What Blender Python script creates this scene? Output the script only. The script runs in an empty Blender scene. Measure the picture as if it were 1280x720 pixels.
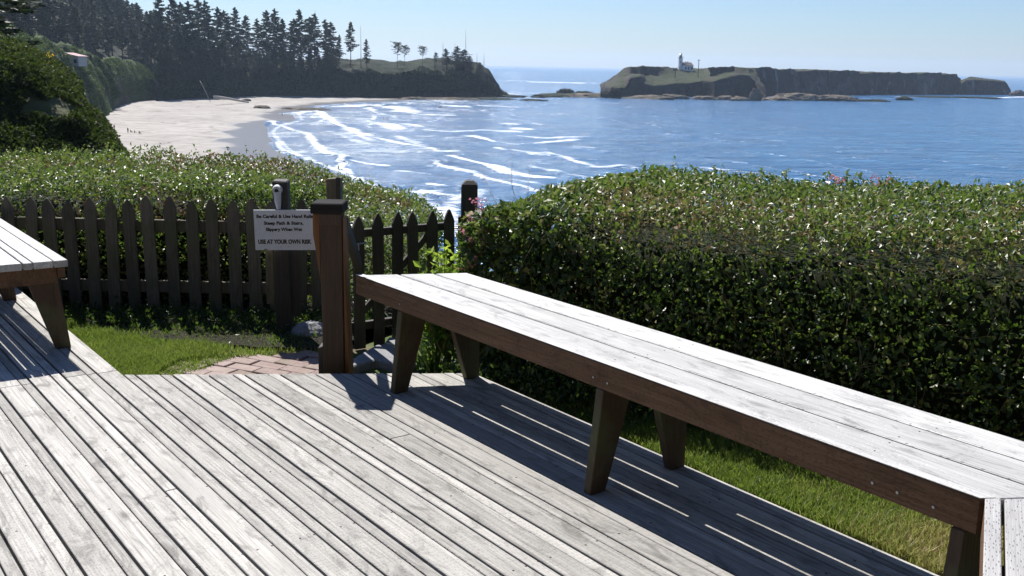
import bpy, bmesh, math, random
import numpy as np
from mathutils import Vector, Matrix, noise as mnoise
R=math.radians
sc=bpy.context.scene; COL=sc.collection
rng=np.random.default_rng(7); random.seed(7)

# ---------------------------------------------------------------- camera model
F=1270.; ROLL=math.atan(12/610.); PIT=math.atan(278*math.cos(ROLL)/F); CH=1.6
fw=np.array([0,math.cos(PIT),-math.sin(PIT)]); r0=np.array([1.,0,0]); u0=np.cross(r0,fw)
rt=math.cos(ROLL)*r0+math.sin(ROLL)*u0; up=math.cos(ROLL)*u0-math.sin(ROLL)*r0
CAM=np.array([0,0,CH]); SEA=-23.4; GZ=-.22
def ray(px,py): return fw*F+rt*(px-640)+up*(360-py)
def G(px,py,z=0.):            # place measured on the photograph, on a level surface z
    d=ray(px,py); return CAM+d*((z-CH)/d[2])
def GY(px,py,Y):              # place at distance Y
    d=ray(px,py); return CAM+d*(Y/d[1])
BA=R(-37.1); bd=np.array([math.sin(BA),math.cos(BA)]); bn=np.array([bd[1],-bd[0]])
def W(s,t,z=0.):              # deck frame: s across boards, t along boards
    q=bn*s+bd*t; return (q[0],q[1],z)

# ---------------------------------------------------------------- object helpers
def tag(o,label=None,cat=None,group=None,kind=None):
    if label: o['label']=label
    if cat: o['category']=cat
    if group: o['group']=group
    if kind: o['kind']=kind
    return o
def empty(name,loc=(0,0,0),rz=0,label=None,cat=None,group=None):
    o=bpy.data.objects.new(name,None); o.empty_display_size=.1; COL.objects.link(o); o.location=loc; o.rotation_euler=(0,0,rz)
    return tag(o,label,cat,group)
def link(name,me,mat,parent=None,loc=None,rz=0):
    o=bpy.data.objects.new(name,me); COL.objects.link(o)
    if mat is not None and len(me.materials)==0: me.materials.append(mat)
    if parent is not None: o.parent=parent
    if loc is not None: o.location=loc
    if rz: o.rotation_euler=(0,0,rz)
    return o
def npmesh(name,V,Fc,mat=None,smooth=False,fattr=None,vattr=None):
    """V (n,3); Fc: (m,k) array"""
    V=np.asarray(V,np.float32); Fc=np.asarray(Fc,np.int32); m,k=Fc.shape
    me=bpy.data.meshes.new(name); me.vertices.add(len(V)); me.vertices.foreach_set('co',V.ravel())
    me.loops.add(m*k); me.loops.foreach_set('vertex_index',Fc.ravel())
    me.polygons.add(m); me.polygons.foreach_set('loop_start',np.arange(0,m*k,k,dtype=np.int32)); 
    try: me.polygons.foreach_set('loop_total',np.full(m,k,np.int32))
    except Exception: pass
    me.polygons.foreach_set('use_smooth',np.full(m,smooth))
    me.update(calc_edges=True)
    for nm,a in (fattr or {}).items():
        at=me.attributes.new(nm,'FLOAT','FACE'); at.data.foreach_set('value',np.asarray(a,np.float32))
    for nm,a in (vattr or {}).items():
        at=me.attributes.new(nm,'FLOAT','POINT'); at.data.foreach_set('value',np.asarray(a,np.float32))
    if mat: me.materials.append(mat)
    return me
class MB:
    """collects polyhedra into one mesh, one random value per piece"""
    def __init__(s): s.V=[];s.Fs=[];s.r=[]
    def add(s,V,Fs,r=None):
        b=len(s.V); r=random.random() if r is None else r
        s.V+= [tuple(v) for v in V]
        for f in Fs: s.Fs.append([b+i for i in f]); s.r.append(r)
    def prism(s,poly,z0,z1,r=None):
        n=len(poly); V=[(p[0],p[1],z0) for p in poly]+[(p[0],p[1],z1) for p in poly]
        a=sum(poly[i][0]*poly[(i+1)%n][1]-poly[(i+1)%n][0]*poly[i][1] for i in range(n))
        Fs=[[n-1-i for i in range(n)],[n+i for i in range(n)]]+[[i,(i+1)%n,n+(i+1)%n,n+i] for i in range(n)]
        if a<0: Fs=[f[::-1] for f in Fs]
        s.add(V,Fs,r)
    def box(s,x0,x1,y0,y1,z0,z1,r=None): s.prism([(x0,y0),(x1,y0),(x1,y1),(x0,y1)],z0,z1,r)
    def hexa(s,bot,top,r=None):
        n=len(bot); Fs=[[n-1-i for i in range(n)],[n+i for i in range(n)]]+[[i,(i+1)%n,n+(i+1)%n,n+i] for i in range(n)]
        s.add(list(bot)+list(top),Fs,r)
    def tube(s,pts,rad,n=8,r=None,cap=True):
        V=[];Fs=[]; pts=[Vector(p) for p in pts]
        if not hasattr(rad,'__len__'): rad=[rad]*len(pts)
        for i,p in enumerate(pts):
            d=(pts[min(i+1,len(pts)-1)]-pts[max(i-1,0)]).normalized()
            a=d.orthogonal().normalized() if i==0 else (a-d*a.dot(d)).normalized()
            b=d.cross(a)
            for k in range(n):
                t=2*math.pi*k/n; V.append(p+(a*math.cos(t)+b*math.sin(t))*rad[i])
        for i in range(len(pts)-1):
            for k in range(n): Fs.append([i*n+k,i*n+(k+1)%n,(i+1)*n+(k+1)%n,(i+1)*n+k])
        if cap: Fs.append(list(range(n))[::-1]); Fs.append([(len(pts)-1)*n+k for k in range(n)])
        s.add(V,Fs,r)
    def mesh(s,name,mat=None,bevel=0,smooth=False,seg=1):
        me=bpy.data.meshes.new(name); me.from_pydata(s.V,[],s.Fs)
        at=me.attributes.new('rnd','FLOAT','FACE'); at.data.foreach_set('value',s.r)
        if bevel:
            b=bmesh.new(); b.from_mesh(me); bmesh.ops.bevel(b,geom=b.edges[:],offset=bevel,segments=seg,affect='EDGES',clamp_overlap=True); b.to_mesh(me); b.free()
        if smooth:
            for p in me.polygons: p.use_smooth=True
        if mat: me.materials.append(mat)
        return me
    def build(s,name,mat,parent=None,bevel=0,smooth=False,loc=None,rz=0,seg=1): return link(name,s.mesh(name,mat,bevel,smooth,seg),None,parent,loc,rz)

def copy_tree(o,parent=None):
    c=o.copy(); COL.objects.link(c); c.parent=parent
    for ch in [x for x in COL.objects if x.parent==o]: copy_tree(ch,c)
    return c

# vectorised value noise
_T=np.random.default_rng(3).random((64,64,64))
def vnoise(P):
    P=np.asarray(P,float); i=np.floor(P).astype(int); f=P-i; f=f*f*(3-2*f); o=0
    for a in (0,1):
        for b in (0,1):
            for c in (0,1):
                w=(f[...,0] if a else 1-f[...,0])*(f[...,1] if b else 1-f[...,1])*(f[...,2] if c else 1-f[...,2])
                o=o+w*_T[(i[...,0]+a)%64,(i[...,1]+b)%64,(i[...,2]+c)%64]
    return o*2-1
def fbm(P,oct=4,g=.5):
    P=np.asarray(P,float); o=0;a=1;n=0
    for k in range(oct): o=o+a*vnoise(P*(2**k)+17.3*k); n+=a; a*=g
    return o/n

# ---------------------------------------------------------------- materials
class M:
    def __init__(s,name):
        s.m=bpy.data.materials.new(name); s.m.use_nodes=True; s.t=s.m.node_tree; s.n=s.t.nodes; s.l=s.t.links
        s.b=s.n['Principled BSDF']; s.out=s.n['Material Output']
    def node(s,ty,**kw):
        x=s.n.new(ty)
        for k,v in kw.items():
            if k.startswith('i_'): x.inputs[k[2:].replace('_',' ')].default_value=v
            else: setattr(x,k,v)
        return x
    def L(s,a,b): s.l.new(a,b)
    def coord(s,scale=(1,1,1),which='Object',rot=(0,0,0)):
        c=s.node('ShaderNodeTexCoord'); mp=s.node('ShaderNodeMapping'); mp.inputs['Scale'].default_value=scale; mp.inputs['Rotation'].default_value=rot
        s.L(c.outputs[which],mp.inputs[0]); return mp.outputs[0]
    def noise(s,vec,scale=5,detail=4,rough=.5,dist=0):
        x=s.node('ShaderNodeTexNoise'); x.inputs['Scale'].default_value=scale; x.inputs['Detail'].default_value=detail; x.inputs['Roughness'].default_value=rough; x.inputs['Distortion'].default_value=dist
        if vec is not None: s.L(vec,x.inputs['Vector'])
        return x.outputs['Fac']
    def vor(s,vec,scale=5,feat='F1'):
        x=s.node('ShaderNodeTexVoronoi'); x.feature=feat; x.inputs['Scale'].default_value=scale; s.L(vec,x.inputs['Vector']); return x.outputs['Distance']
    def ramp(s,fac,stops,interp='LINEAR'):
        x=s.node('ShaderNodeValToRGB'); e=x.color_ramp.elements; x.color_ramp.interpolation=interp
        while len(e)<len(stops): e.new(.5)
        for k,(p,c) in enumerate(stops):
            e[k].position=p; e[k].color=(c,c,c,1) if not hasattr(c,'__len__') else (*c,1)
        s.L(fac,x.inputs[0]); return x.outputs['Color']
    def mix(s,fac,a,b,mode='MIX'):
        x=s.node('ShaderNodeMix'); x.data_type='RGBA'; x.blend_type=mode; x.clamp_factor=True
        for v,i in ((fac,0),(a,6),(b,7)):
            if isinstance(v,(int,float)): x.inputs[i].default_value=v if i==0 else (v,v,v,1)
            elif isinstance(v,tuple): x.inputs[i].default_value=(*v,1)
            else: s.L(v,x.inputs[i])
        return x.outputs[2]
    def math(s,op,a,b=0.,c=0.):
        x=s.node('ShaderNodeMath'); x.operation=op
        for k,v in enumerate((a,b,c)):
            if isinstance(v,(int,float)): x.inputs[k].default_value=v
            else: s.L(v,x.inputs[k])
        return x.outputs[0]
    def attr(s,name): 
        x=s.node('ShaderNodeAttribute'); x.attribute_name=name; return x.outputs['Fac']
    def bump(s,h,strength=.3,dist=.01,prev=None):
        x=s.node('ShaderNodeBump'); x.inputs['Strength'].default_value=strength; x.inputs['Distance'].default_value=dist; s.L(h,x.inputs['Height'])
        if prev is not None: s.L(prev,x.inputs['Normal'])
        return x.outputs[0]
    def set(s,col=None,rough=None,normal=None,spec=None):
        if col is not None:
            if isinstance(col,tuple): s.b.inputs['Base Color'].default_value=(*col,1)
            else: s.L(col,s.b.inputs['Base Color'])
        if rough is not None:
            if isinstance(rough,(int,float)): s.b.inputs['Roughness'].default_value=rough
            else: s.L(rough,s.b.inputs['Roughness'])
        if normal is not None: s.L(normal,s.b.inputs['Normal'])
        if spec is not None: s.b.inputs['Specular IOR Level'].default_value=spec
        return s.m

def wood(name,light,dark,axis='X',grain=1.,rough=.6,spec=.4,dots=0.,stain=.5,knots=True,green=0.,nails=False):
    """weathered softwood; grain runs along the named object axis"""
    m=M(name); ax={'X':0,'Y':1,'Z':2}[axis]
    def sc_(a,b): v=[b,b,b]; v[ax]=a; return tuple(v)
    rnd=m.attr('rnd')
    co=m.node('ShaderNodeTexCoord').outputs['Object']
    off=m.node('ShaderNodeVectorMath',operation='ADD'); m.L(co,off.inputs[0])
    cmb=m.node('ShaderNodeCombineXYZ'); rr=m.math('MULTIPLY',rnd,37.); 
    for k in range(3): m.L(rr,cmb.inputs[k])
    m.L(cmb.outputs[0],off.inputs[1]); v=off.outputs[0]
    def mapd(sc):
        mp=m.node('ShaderNodeMapping'); mp.inputs['Scale'].default_value=sc; m.L(v,mp.inputs[0]); return mp.outputs[0]
    g1=m.noise(mapd(sc_(2.2,85)),1.,7,.68,.35)          # long fibres
    g2=m.noise(mapd(sc_(3.5,160)),1.,3,.6,.1)
    blot=m.noise(mapd(sc_(2.4,10)),1.,7,.68,.5)
    st=m.noise(mapd(sc_(5.5,15)),1.,6,.72,.8)
    base=m.mix(m.ramp(g1,[(.28,0),(.72,1)]),dark,light)
    lt=tuple(min(1,c*1.18) for c in light)
    base=m.mix(m.math('MULTIPLY',m.ramp(g2,[(.35,0),(.7,1)]),.5),base,lt)
    base=m.mix(m.math('MULTIPLY',m.ramp(blot,[(.42,0),(.62,1)]),.6),base,tuple(c*.66 for c in light))
    base=m.mix(m.math('MULTIPLY',m.ramp(st,[(.51,0),(.66,1)]),stain),base,tuple(c*.42 for c in light))
    base=m.mix(1,base,m.ramp(rnd,[(0,.62),(1,1.)]),'MULTIPLY')
    if green:
        gn=m.noise(mapd((4,4,4)),1.,4,.6,.3); base=m.mix(m.math('MULTIPLY',m.ramp(gn,[(.45,0),(.65,1)]),green),base,(.075,.09,.035))
    h=m.math('ADD',m.math('MULTIPLY',g1,.6),m.math('MULTIPLY',g2,.5))
    if knots:
        kv=m.node('ShaderNodeTexVoronoi'); kv.inputs['Scale'].default_value=1.; m.L(mapd(sc_(2.1,5.5)),kv.inputs['Vector'])
        kn=m.ramp(kv.outputs['Distance'],[(.03,1),(.085,.35),(.13,0)]); base=m.mix(m.math('MULTIPLY',kn,.8),base,tuple(c*.22 for c in light))
        ck=m.noise(mapd(sc_(1.3,75)),1.,2,.5,.15); cr=m.ramp(ck,[(.17,1),(.24,0)]); base=m.mix(m.math('MULTIPLY',cr,.85),base,tuple(c*.18 for c in dark)); h=m.math('SUBTRACT',h,cr)
    if dots:
        dv=m.node('ShaderNodeTexBrick'); dv.offset=.5; dv.inputs['Scale'].default_value=1.; dv.inputs['Mortar Size'].default_value=.0
        vv=m.node('ShaderNodeTexVoronoi'); vv.inputs['Scale'].default_value=1.; vv.inputs['Randomness'].default_value=.55; m.L(mapd(sc_(45,135)),vv.inputs['Vector']); m.n.remove(dv)
        dd=m.ramp(vv.outputs['Distance'],[(.16,1),(.34,0)]); 
        base=m.mix(m.math('MULTIPLY',dd,dots),base,tuple(c*.4 for c in light)); h=m.math('SUBTRACT',h,m.math('MULTIPLY',dd,.6))
    if nails:
        sx=m.node('ShaderNodeSeparateXYZ'); m.L(co,sx.inputs[0])
        def cell(a,per,off_): 
            f_=m.math('FRACT',m.math('ADD',m.math('DIVIDE',a,per),off_)); return m.math('MULTIPLY',m.math('SUBTRACT',f_,.5),per)
        ax_=cell(sx.outputs[0],.6,.5); ay_=cell(sx.outputs[1],.0517,.15)
        d2=m.math('SQRT',m.math('ADD',m.math('MULTIPLY',ax_,ax_),m.math('MULTIPLY',ay_,ay_))); nm_=m.math('MULTIPLY',m.math('LESS_THAN',d2,.0042),m.math('GREATER_THAN',m.noise(mapd((3,9,1)),1.,2,.5),.49)); base=m.mix(nm_,base,(.02,.018,.016))
    nr=m.bump(h,.55,.004)
    return m.set(base,m.ramp(g1,[(.3,rough+.12),(.7,rough-.08)]),nr,spec)

def leafmat(name,stops,rough=.35,trans=.25,spec=.5,tint=(.20,.34,.04)):
    m=M(name); c=m.ramp(m.attr('rnd'),stops)
    m.set(c,rough,None,spec); tr=m.node('ShaderNodeBsdfTranslucent'); mc=m.mix(.5,c,tint); m.L(mc,tr.inputs[0])
    mx=m.node('ShaderNodeMixShader'); mx.inputs[0].default_value=trans; m.L(m.b.outputs[0],mx.inputs[1]); m.L(tr.outputs[0],mx.inputs[2]); m.L(mx.outputs[0],m.out.inputs[0]); return m.m
def plain(name,col,rough=.6,nscale=8,amt=.35,spec=.4,bump=.2,bd_=.01):
    m=M(name); v=m.coord(); a=m.noise(v,nscale,5,.6); b=m.noise(v,nscale*6,3,.6)
    c=m.mix(m.ramp(a,[(.3,0),(.7,1)]),tuple(x*(1-amt) for x in col),tuple(min(1,x*(1+amt*.6)) for x in col))
    c=m.mix(m.math('MULTIPLY',m.ramp(b,[(.4,0),(.7,1)]),.4),c,tuple(x*.6 for x in col))
    return m.set(c,rough,m.bump(m.math('ADD',a,b),bump,bd_),spec)

deck_w=wood('weathered_deck_wood',(.56,.54,.505),(.165,.154,.14),rough=.8,spec=.10,dots=.25,stain=1.,nails=True)
seat_w=wood('weathered_seat_wood',(.60,.59,.57),(.22,.215,.205),rough=.5,spec=.5,dots=.22,stain=.95)
seat2_w=wood('incised_seat_wood',(.44,.43,.42),(.26,.25,.24),rough=.5,spec=.45,dots=.8,stain=.25)
fascia_w=wood('brown_incised_wood',(.20,.118,.07),(.07,.04,.025),rough=.75,spec=.12,dots=.7,stain=.8)
leg_w=wood('brown_leg_wood',(.10,.058,.030),(.04,.024,.015),axis='Z',rough=.65,spec=.3,dots=0,stain=.5,green=.6)
post_w=wood('brown_post_wood',(.095,.058,.036),(.04,.025,.017),axis='Z',rough=.65,spec=.3,stain=.5)
orange_w=wood('orange_lit_wood',(.20,.085,.028),(.09,.04,.015),axis='Z',rough=.6,spec=.3,stain=.2)  # warm light off the ground put into the side boards' colour
picket_w=wood('grey_picket_wood',(.20,.17,.125),(.06,.048,.034),axis='Z',rough=.75,spec=.25,stain=.7,green=.5)
gate_w=wood('dark_gate_wood',(.085,.07,.06),(.03,.025,.022),axis='Z',rough=.7,spec=.3,stain=.6,green=.35)
dark_w=wood('dark_post_wood',(.075,.066,.058),(.03,.027,.024),axis='Z',rough=.7,spec=.3,stain=.4)
cap_w=wood('old_cap_wood',(.035,.032,.03),(.012,.011,.01),axis='X',rough=.85,spec=.1)
white_paint=plain('white_sign_paint',(.62,.63,.68),.45,30,.07,.4,.05,.001)
black_paint=plain('black_paint',(.012,.012,.014),.5,20,.1)
metal=plain('galvanised_metal',(.35,.35,.34),.4,60,.3); metal.node_tree.nodes['Principled BSDF'].inputs['Metallic'].default_value=.8

# ================================================================ FOREGROUND
# --- clip helper for boards in (t,-s) local frame
def plank(mb,s0,s1,cutA,cutB,z0,z1,r=None,seg=0):
    """cut = (s_ref,t_ref,slope dt/ds) or float; local coordinates x=t, y=-s"""
    def tt(c,s): return c if not isinstance(c,tuple) else c[1]+(s-c[0])*c[2]
    mb.prism([(tt(cutA,s0),-s0),(tt(cutA,s1),-s1),(tt(cutB,s1),-s1),(tt(cutB,s0),-s0)],z0,z1,r)
DROT=math.atan2(bd[1],bd[0])
# bench two direction in (s,t)
E2=R(-155.2); e2=np.array([math.sin(E2),math.cos(E2)]); e2s,e2t=float(e2@bn),float(e2@bd)
MS,MT=2.497,1.230          # mitre point (inner corner) of the two right benches
n2=np.array([-e2[1],e2[0]]); n2s,n2t=float(n2@bn),float(n2@bd)
mb_s,mb_t=1+n2s,0+n2t; ml=math.hypot(mb_s,mb_t); mitre=(MS,MT,mb_t/mb_s)

deck=empty('wooden_deck',(0,0,0),DROT,'weathered grey timber deck of parallel boards filling the foreground','deck')
mb=MB(); rs=random.Random(5)
END=(1.345,5.276,-.631); RIM=2.918
KS=2.97; Kc=(KS,.72,e2t/e2s)      # near-right cut, under the corner bench
k=-24; 
def nearcut(s):  return max(-2.6,Kc[1]+(s-Kc[0])*Kc[2])
while True:
    a=.558+.155*k
    if a>RIM: break
    gw=.009+rs.random()*.003; gn=(.0055 if a<1.8 else .0022)+rs.random()*.002
    for (s0,s1) in ((a+gw/2,a+.1055-gn/2),(a+.1055+gn/2,a+.155-gw/2)):
        s1=min(s1,RIM-.004)
        if s1-s0<.01: continue
        far=END if s0>1.345 else 9.2
        dz=rs.uniform(-.0015,.0015)
        # butt joints in some boards
        near=(s0,nearcut(s0),(nearcut(s1)-nearcut(s0))/(s1-s0))
        joints=[]
        if far is END and s0<1.36+.3: pass
        if rs.random()<.07: joints=[rs.uniform(2.2,4.2)]
        elif far==9.2 and rs.random()<.7: joints=[5.32+rs.uniform(-.004,.004)]
        ts=[near]+[x for j in joints for x in (j-.002,j+.002)]+[far]
        for q in range(0,len(ts),2):
            plank(mb,s0,s1,ts[q],ts[q+1],-.038+dz,dz,rs.random())
    k+=1
mb.build('planking',deck_w,deck,bevel=.0025)
mb=MB()
plank(mb,RIM,KS-.004,(KS,Kc[1],Kc[2]),(END[0],END[1]+.0,END[2]),-.19,.001,.6)      # right rim
mb.build('rim_joist',deck_w,deck,bevel=.003)
mb=MB()
def endrim(s0,s1):
    f=lambda s,o:END[1]+(s-END[0])*END[2]-o
    mb.prism([(f(s0,.05),-s0),(f(s1,.05),-s1),(f(s1,.012),-s1),(f(s0,.012),-s0)],-.19,-.041,.3)
endrim(1.36,2.90); mb.box(5.35,9.1,-1.343,-1.305,-.19,-.041,.4)
for t in np.arange(-2,9,.6):
    hi=2.9 if t<4.2 else (1.30 if t>5.2 else 1.6)
    lo=-3.1
    if t<1.2: hi=min(2.9,2.97-(.72-t)*e2s/e2t) if t<.72 else 2.9
    mb.box(t,t+.04,-hi,-lo,-.20,-.042,.4)
mb.build('under_frame',leg_w,deck)

# --- long bench on the right
Z0,ZT=.415,.515
FARC=(2.467,4.65,-.475)
bench=empty('long_bench',W(0,0,0),DROT,'long bench of sun-bleached planks with a brown front board, right side of deck','bench')
mb=MB()
for (s0,s1) in ((2.528,2.681),(2.694,2.849),(2.862,3.015)):
    plank(mb,s0,s1,(mitre[0],mitre[1]+.002,mitre[2]),(FARC[0],FARC[1]-.0,FARC[2]),ZT-.038,ZT-.001,rs.random())
mb.build('seat_boards',seat_w,bench,bevel=.004)
# front board, subdivided with a slightly uneven, worn top edge
def fascia(name,s0,s1,cA,cB,z0,z1,mat,par,r=.5,n=60,amp=.003):
    def tt(c,s): return c if not isinstance(c,tuple) else c[1]+(s-c[0])*c[2]
    V=[];Fs=[]
    for i in range(n+1):
        u=i/n; nz=mnoise.noise(Vector((u*14,3.1,s0)))*amp; nz2=mnoise.noise(Vector((u*22,8.1,s0)))*amp
        for (s,z) in ((s0,z0),(s1,z0),(s1,z1),(s0+.004,z1+nz*.3),(s0,z1-.005+nz2*.6)):
            t=tt(cA,s)*(1-u)+tt(cB,s)*u; V.append((t,-s,z))
    for i in range(n):
        for k in range(5): a=i*5+k;b=i*5+(k+1)%5; Fs.append([a,b,b+5,a+5])
    Fs.append([4,3,2,1,0]); Fs.append([n*5+k for k in range(5)])
    m_=MB(); m_.add(V,Fs,r); me=m_.mesh(name,mat); bm_=bmesh.new(); bm_.from_mesh(me); bmesh.ops.recalc_face_normals(bm_,faces=bm_.faces[:]); bm_.to_mesh(me); bm_.free()
    return link(name,me,None,par)
# brown face with bleached top edge: one material decided by the face direction of the board itself (its sun-bleached upper side)
def bleached(name,side,top):
    m=side.copy(); m.name=name; nt=m.node_tree; n=nt.nodes; l=nt.links
    return m
fascia('front_board',2.485,2.5235,mitre,FARC,Z0,ZT,fascia_w,bench)
mb=MB(); plank(mb,2.4855,2.5230,mitre,(FARC[0],FARC[1],FARC[2]),ZT+.0012,ZT+.0032,.8)
mb.build('bleached_top_edge',seat_w,bench)
mb=MB(); plank(mb,2.975,3.013,(mitre[0],mitre[1]+.01,mitre[2]),(FARC[0],FARC[1]-.01,FARC[2]),Z0,ZT-.039,.3); mb.build('back_board',fascia_w,bench,bevel=.003)
mb=MB()
def cut(c,s,o=0): return c[1]+(s-c[0])*c[2]+o
mb.prism([(cut(FARC,2.53,-.045),-2.53),(cut(FARC,2.97,-.045),-2.97),(cut(FARC,2.97,-.01),-2.97),(cut(FARC,2.53,-.01),-2.53)],Z0+.002,ZT-.040,.2)
mb.build('end_board',fascia_w,bench,bevel=.002)
def leg_mesh(t,outer,sgn,rec=0.,mat=leg_w,name='leg'):
    """tapered plank leg in a plane across the bench. outer: s of the outer edge at the floor, sgn +1: widens to larger s upward"""
    mb=MB(); th=.042
    so_b=outer; so_t=outer+sgn*.045; si_b=outer+sgn*.078; si_t=outer+sgn*.205
    zt=ZT-.04 ; zb=.001
    so_t2=outer+sgn*.050
    rc=outer+sgn*rec; prof=[(so_b,zb),(si_b,zb),(si_t,Z0+.0),(si_t,zt),(rc,zt),(rc,Z0-.002),(so_t,Z0-.002)] if rec else [(so_b,zb),(si_b,zb),(si_t,Z0+.0),(si_t,zt),(outer,zt)]
    V=[(t,-s,z) for s,z in prof]+[(t+th,-s,z) for s,z in prof]
    n=len(prof); Fs=[[n-1-i for i in range(n)],[n+i for i in range(n)]]+[[i,(i+1)%n,n+(i+1)%n,n+i] for i in range(n)]
    mb.add(V,Fs); me=mb.mesh(name,mat,0); b=bmesh.new(); b.from_mesh(me); bmesh.ops.recalc_face_normals(b,faces=b.faces[:]); bmesh.ops.bevel(b,geom=b.edges[:],offset=.003,segments=1,affect='EDGES'); b.to_mesh(me); b.free(); return me
for t in (4.17,2.70,1.262):
    link('leg',leg_mesh(t,2.437,+1,.090),None,bench)
    link('leg',leg_mesh(t,2.952,-1),None,bench)
    mb=MB(); mb.box(t-.04,t-.002,-2.965,-2.527,Z0-.002+.004,ZT-.040); mb.build('cross_brace',leg_w,bench)
for t in (1.36,1.47,1.55,2.68,2.76,4.19):
    mb=MB(); zz=.455+rs.uniform(-.012,.012); mb.tube([(t,-2.489,zz),(t,-2.4815,zz)],.0045,8); mb.build('bolt',metal,bench)
# chips / nails on seat
for t in (1.62,2.72,4.2):
    for s in (2.56,2.65,2.72,2.82,2.89,2.98):
        mb=MB(); s+=rs.uniform(-.006,.006); tt_=t+rs.uniform(-.02,.02); mb.tube([(tt_,-s,ZT-.004),(tt_,-s,ZT-.0002)],.003,6); mb.build('nail',black_paint,bench)

# --- corner bench at the lower right: own frame along e2
mwp=W(MS,MT,0); B2=math.atan2(e2[1],e2[0])
cb=empty('corner_bench',mwp,B2,'pale plank bench mitred to the near end of the long bench, lower right corner','bench')
# local x along e2, y = -(n2) side?  n2 = left-hand or right-hand; work out sign
ydir=np.array([-math.sin(B2),math.cos(B2)]); sg=1 if float(ydir@n2)>0 else -1
sl=-math.tan(math.atan2(float(np.dot([*(bn*mb_s+bd*mb_t)],e2)),float(np.dot([*(bn*mb_s+bd*mb_t)],n2))))
def p2(mb,a,b,z0,z1,L=2.3,r=None):
    k=-sl; mb.prism([(k*a+.003,sg*a),(k*b+.003,sg*b),(L,sg*b),(L,sg*a)],z0,z1,r)
mb=MB(); p2(mb,0.0,.038,ZT-.002,ZT+.003,r=.9); p2(mb,.047,.197,ZT-.038,ZT,r=.7); p2(mb,.207,.36,ZT-.038,ZT+.001,r=.9); p2(mb,.37,.53,ZT-.038,ZT,r=.8)
mb.build('seat_boards',seat2_w,cb,bevel=.002)
mb=MB(); p2(mb,0.0005,.0385,Z0,ZT-.0035,r=.5); mb.build('front_board',fascia_w,cb)
mb=MB(); p2(mb,.49,.528,Z0,ZT-.0395,r=.5); mb.build('back_board',fascia_w,cb)
for x in (.30,1.75):
    for a,sgn in ((.005,1),(.52,-1)):
        m2=MB(); prof=[(a-sgn*.04,.001),(a+sgn*.04,.001),(a+sgn*.165,Z0),(a+sgn*.165,ZT-.04),(a+sgn*.036,ZT-.04)]
        V=[(x,sg*s,z) for s,z in prof]+[(x+.042,sg*s,z) for s,z in prof]; n=5
        m2.add(V,[[n-1-i for i in range(n)],[n+i for i in range(n)]]+[[i,(i+1)%n,n+(i+1)%n,n+i] for i in range(n)])
        me=m2.mesh('leg',leg_w); b=bmesh.new(); b.from_mesh(me); bmesh.ops.recalc_face_normals(b,faces=b.faces[:]); b.to_mesh(me); b.free(); link('leg',me,None,cb)

# --- left bench
lb=empty('low_bench',W(0,0,0),DROT,'plank bench entering from the left edge, its end facing the deck near the picket fence','bench')
LT=5.835
mb=MB()
for s0,s1 in ((.812,.962),(.970,1.118),(1.128,1.172),(1.179,1.274),(1.280,1.350)):
    plank(mb,s0,s1,(1.,LT+rs.uniform(-.003,.003),-.03),9.15,ZT-.038,ZT+rs.uniform(-.001,.001),rs.random())
mb.build('seat_boards',seat_w,lb,bevel=.003)
mb=MB(); plank(mb,1.30,1.338,LT+.01,9.1,Z0,ZT-.039,.3); plank(mb,.82,.858,LT+.01,9.1,Z0,ZT-.039,.4); mb.build('side_boards',fascia_w,lb,bevel=.002)
mb=MB(); mb.box(LT+.025,LT+.062,-1.299,-.859,Z0-.03,ZT-.040,.4); mb.build('end_board',fascia_w,lb,bevel=.002)
for t in (LT+.064,LT+1.46):
    link('leg',leg_mesh(t,1.352,-1,.055),None,lb); link('leg',leg_mesh(t,.805,+1,.056),None,lb)

# --- handrail post at the deck's far edge
hp=empty('handrail_post',(0,0,GZ),0,'stout brown timber post with a dark flat cap at the far edge of the deck','post')
def wp(x,y,z): return (x,y,z-GZ)
a0,a1=-1.005,-.892; yF=5.225
mb=MB(); mb.hexa([wp(a0,yF,GZ-.15),wp(a1,yF,GZ-.15),wp(a1,yF+.09,GZ-.15),wp(a0,yF+.09,GZ-.15)],[wp(a0,yF,.832),wp(a1,yF,.832),wp(a1,yF+.09,.832),wp(a0,yF+.09,.832)]); mb.build('post',post_w,hp,bevel=.004)
mb=MB(); mb.hexa([wp(a1+.002,yF+.01,GZ-.15),wp(a1+.035,yF+.01,GZ-.15),wp(a1+.035,yF+.16,GZ-.15),wp(a1+.002,yF+.16,GZ-.15)],[wp(a1+.002,yF+.01,.80),wp(a1+.008,yF+.01,.82),wp(a1+.012,yF+.10,.82),wp(a1+.002,yF+.10,.80)]); mb.build('right_side_board',orange_w,hp,bevel=.003)
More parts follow.
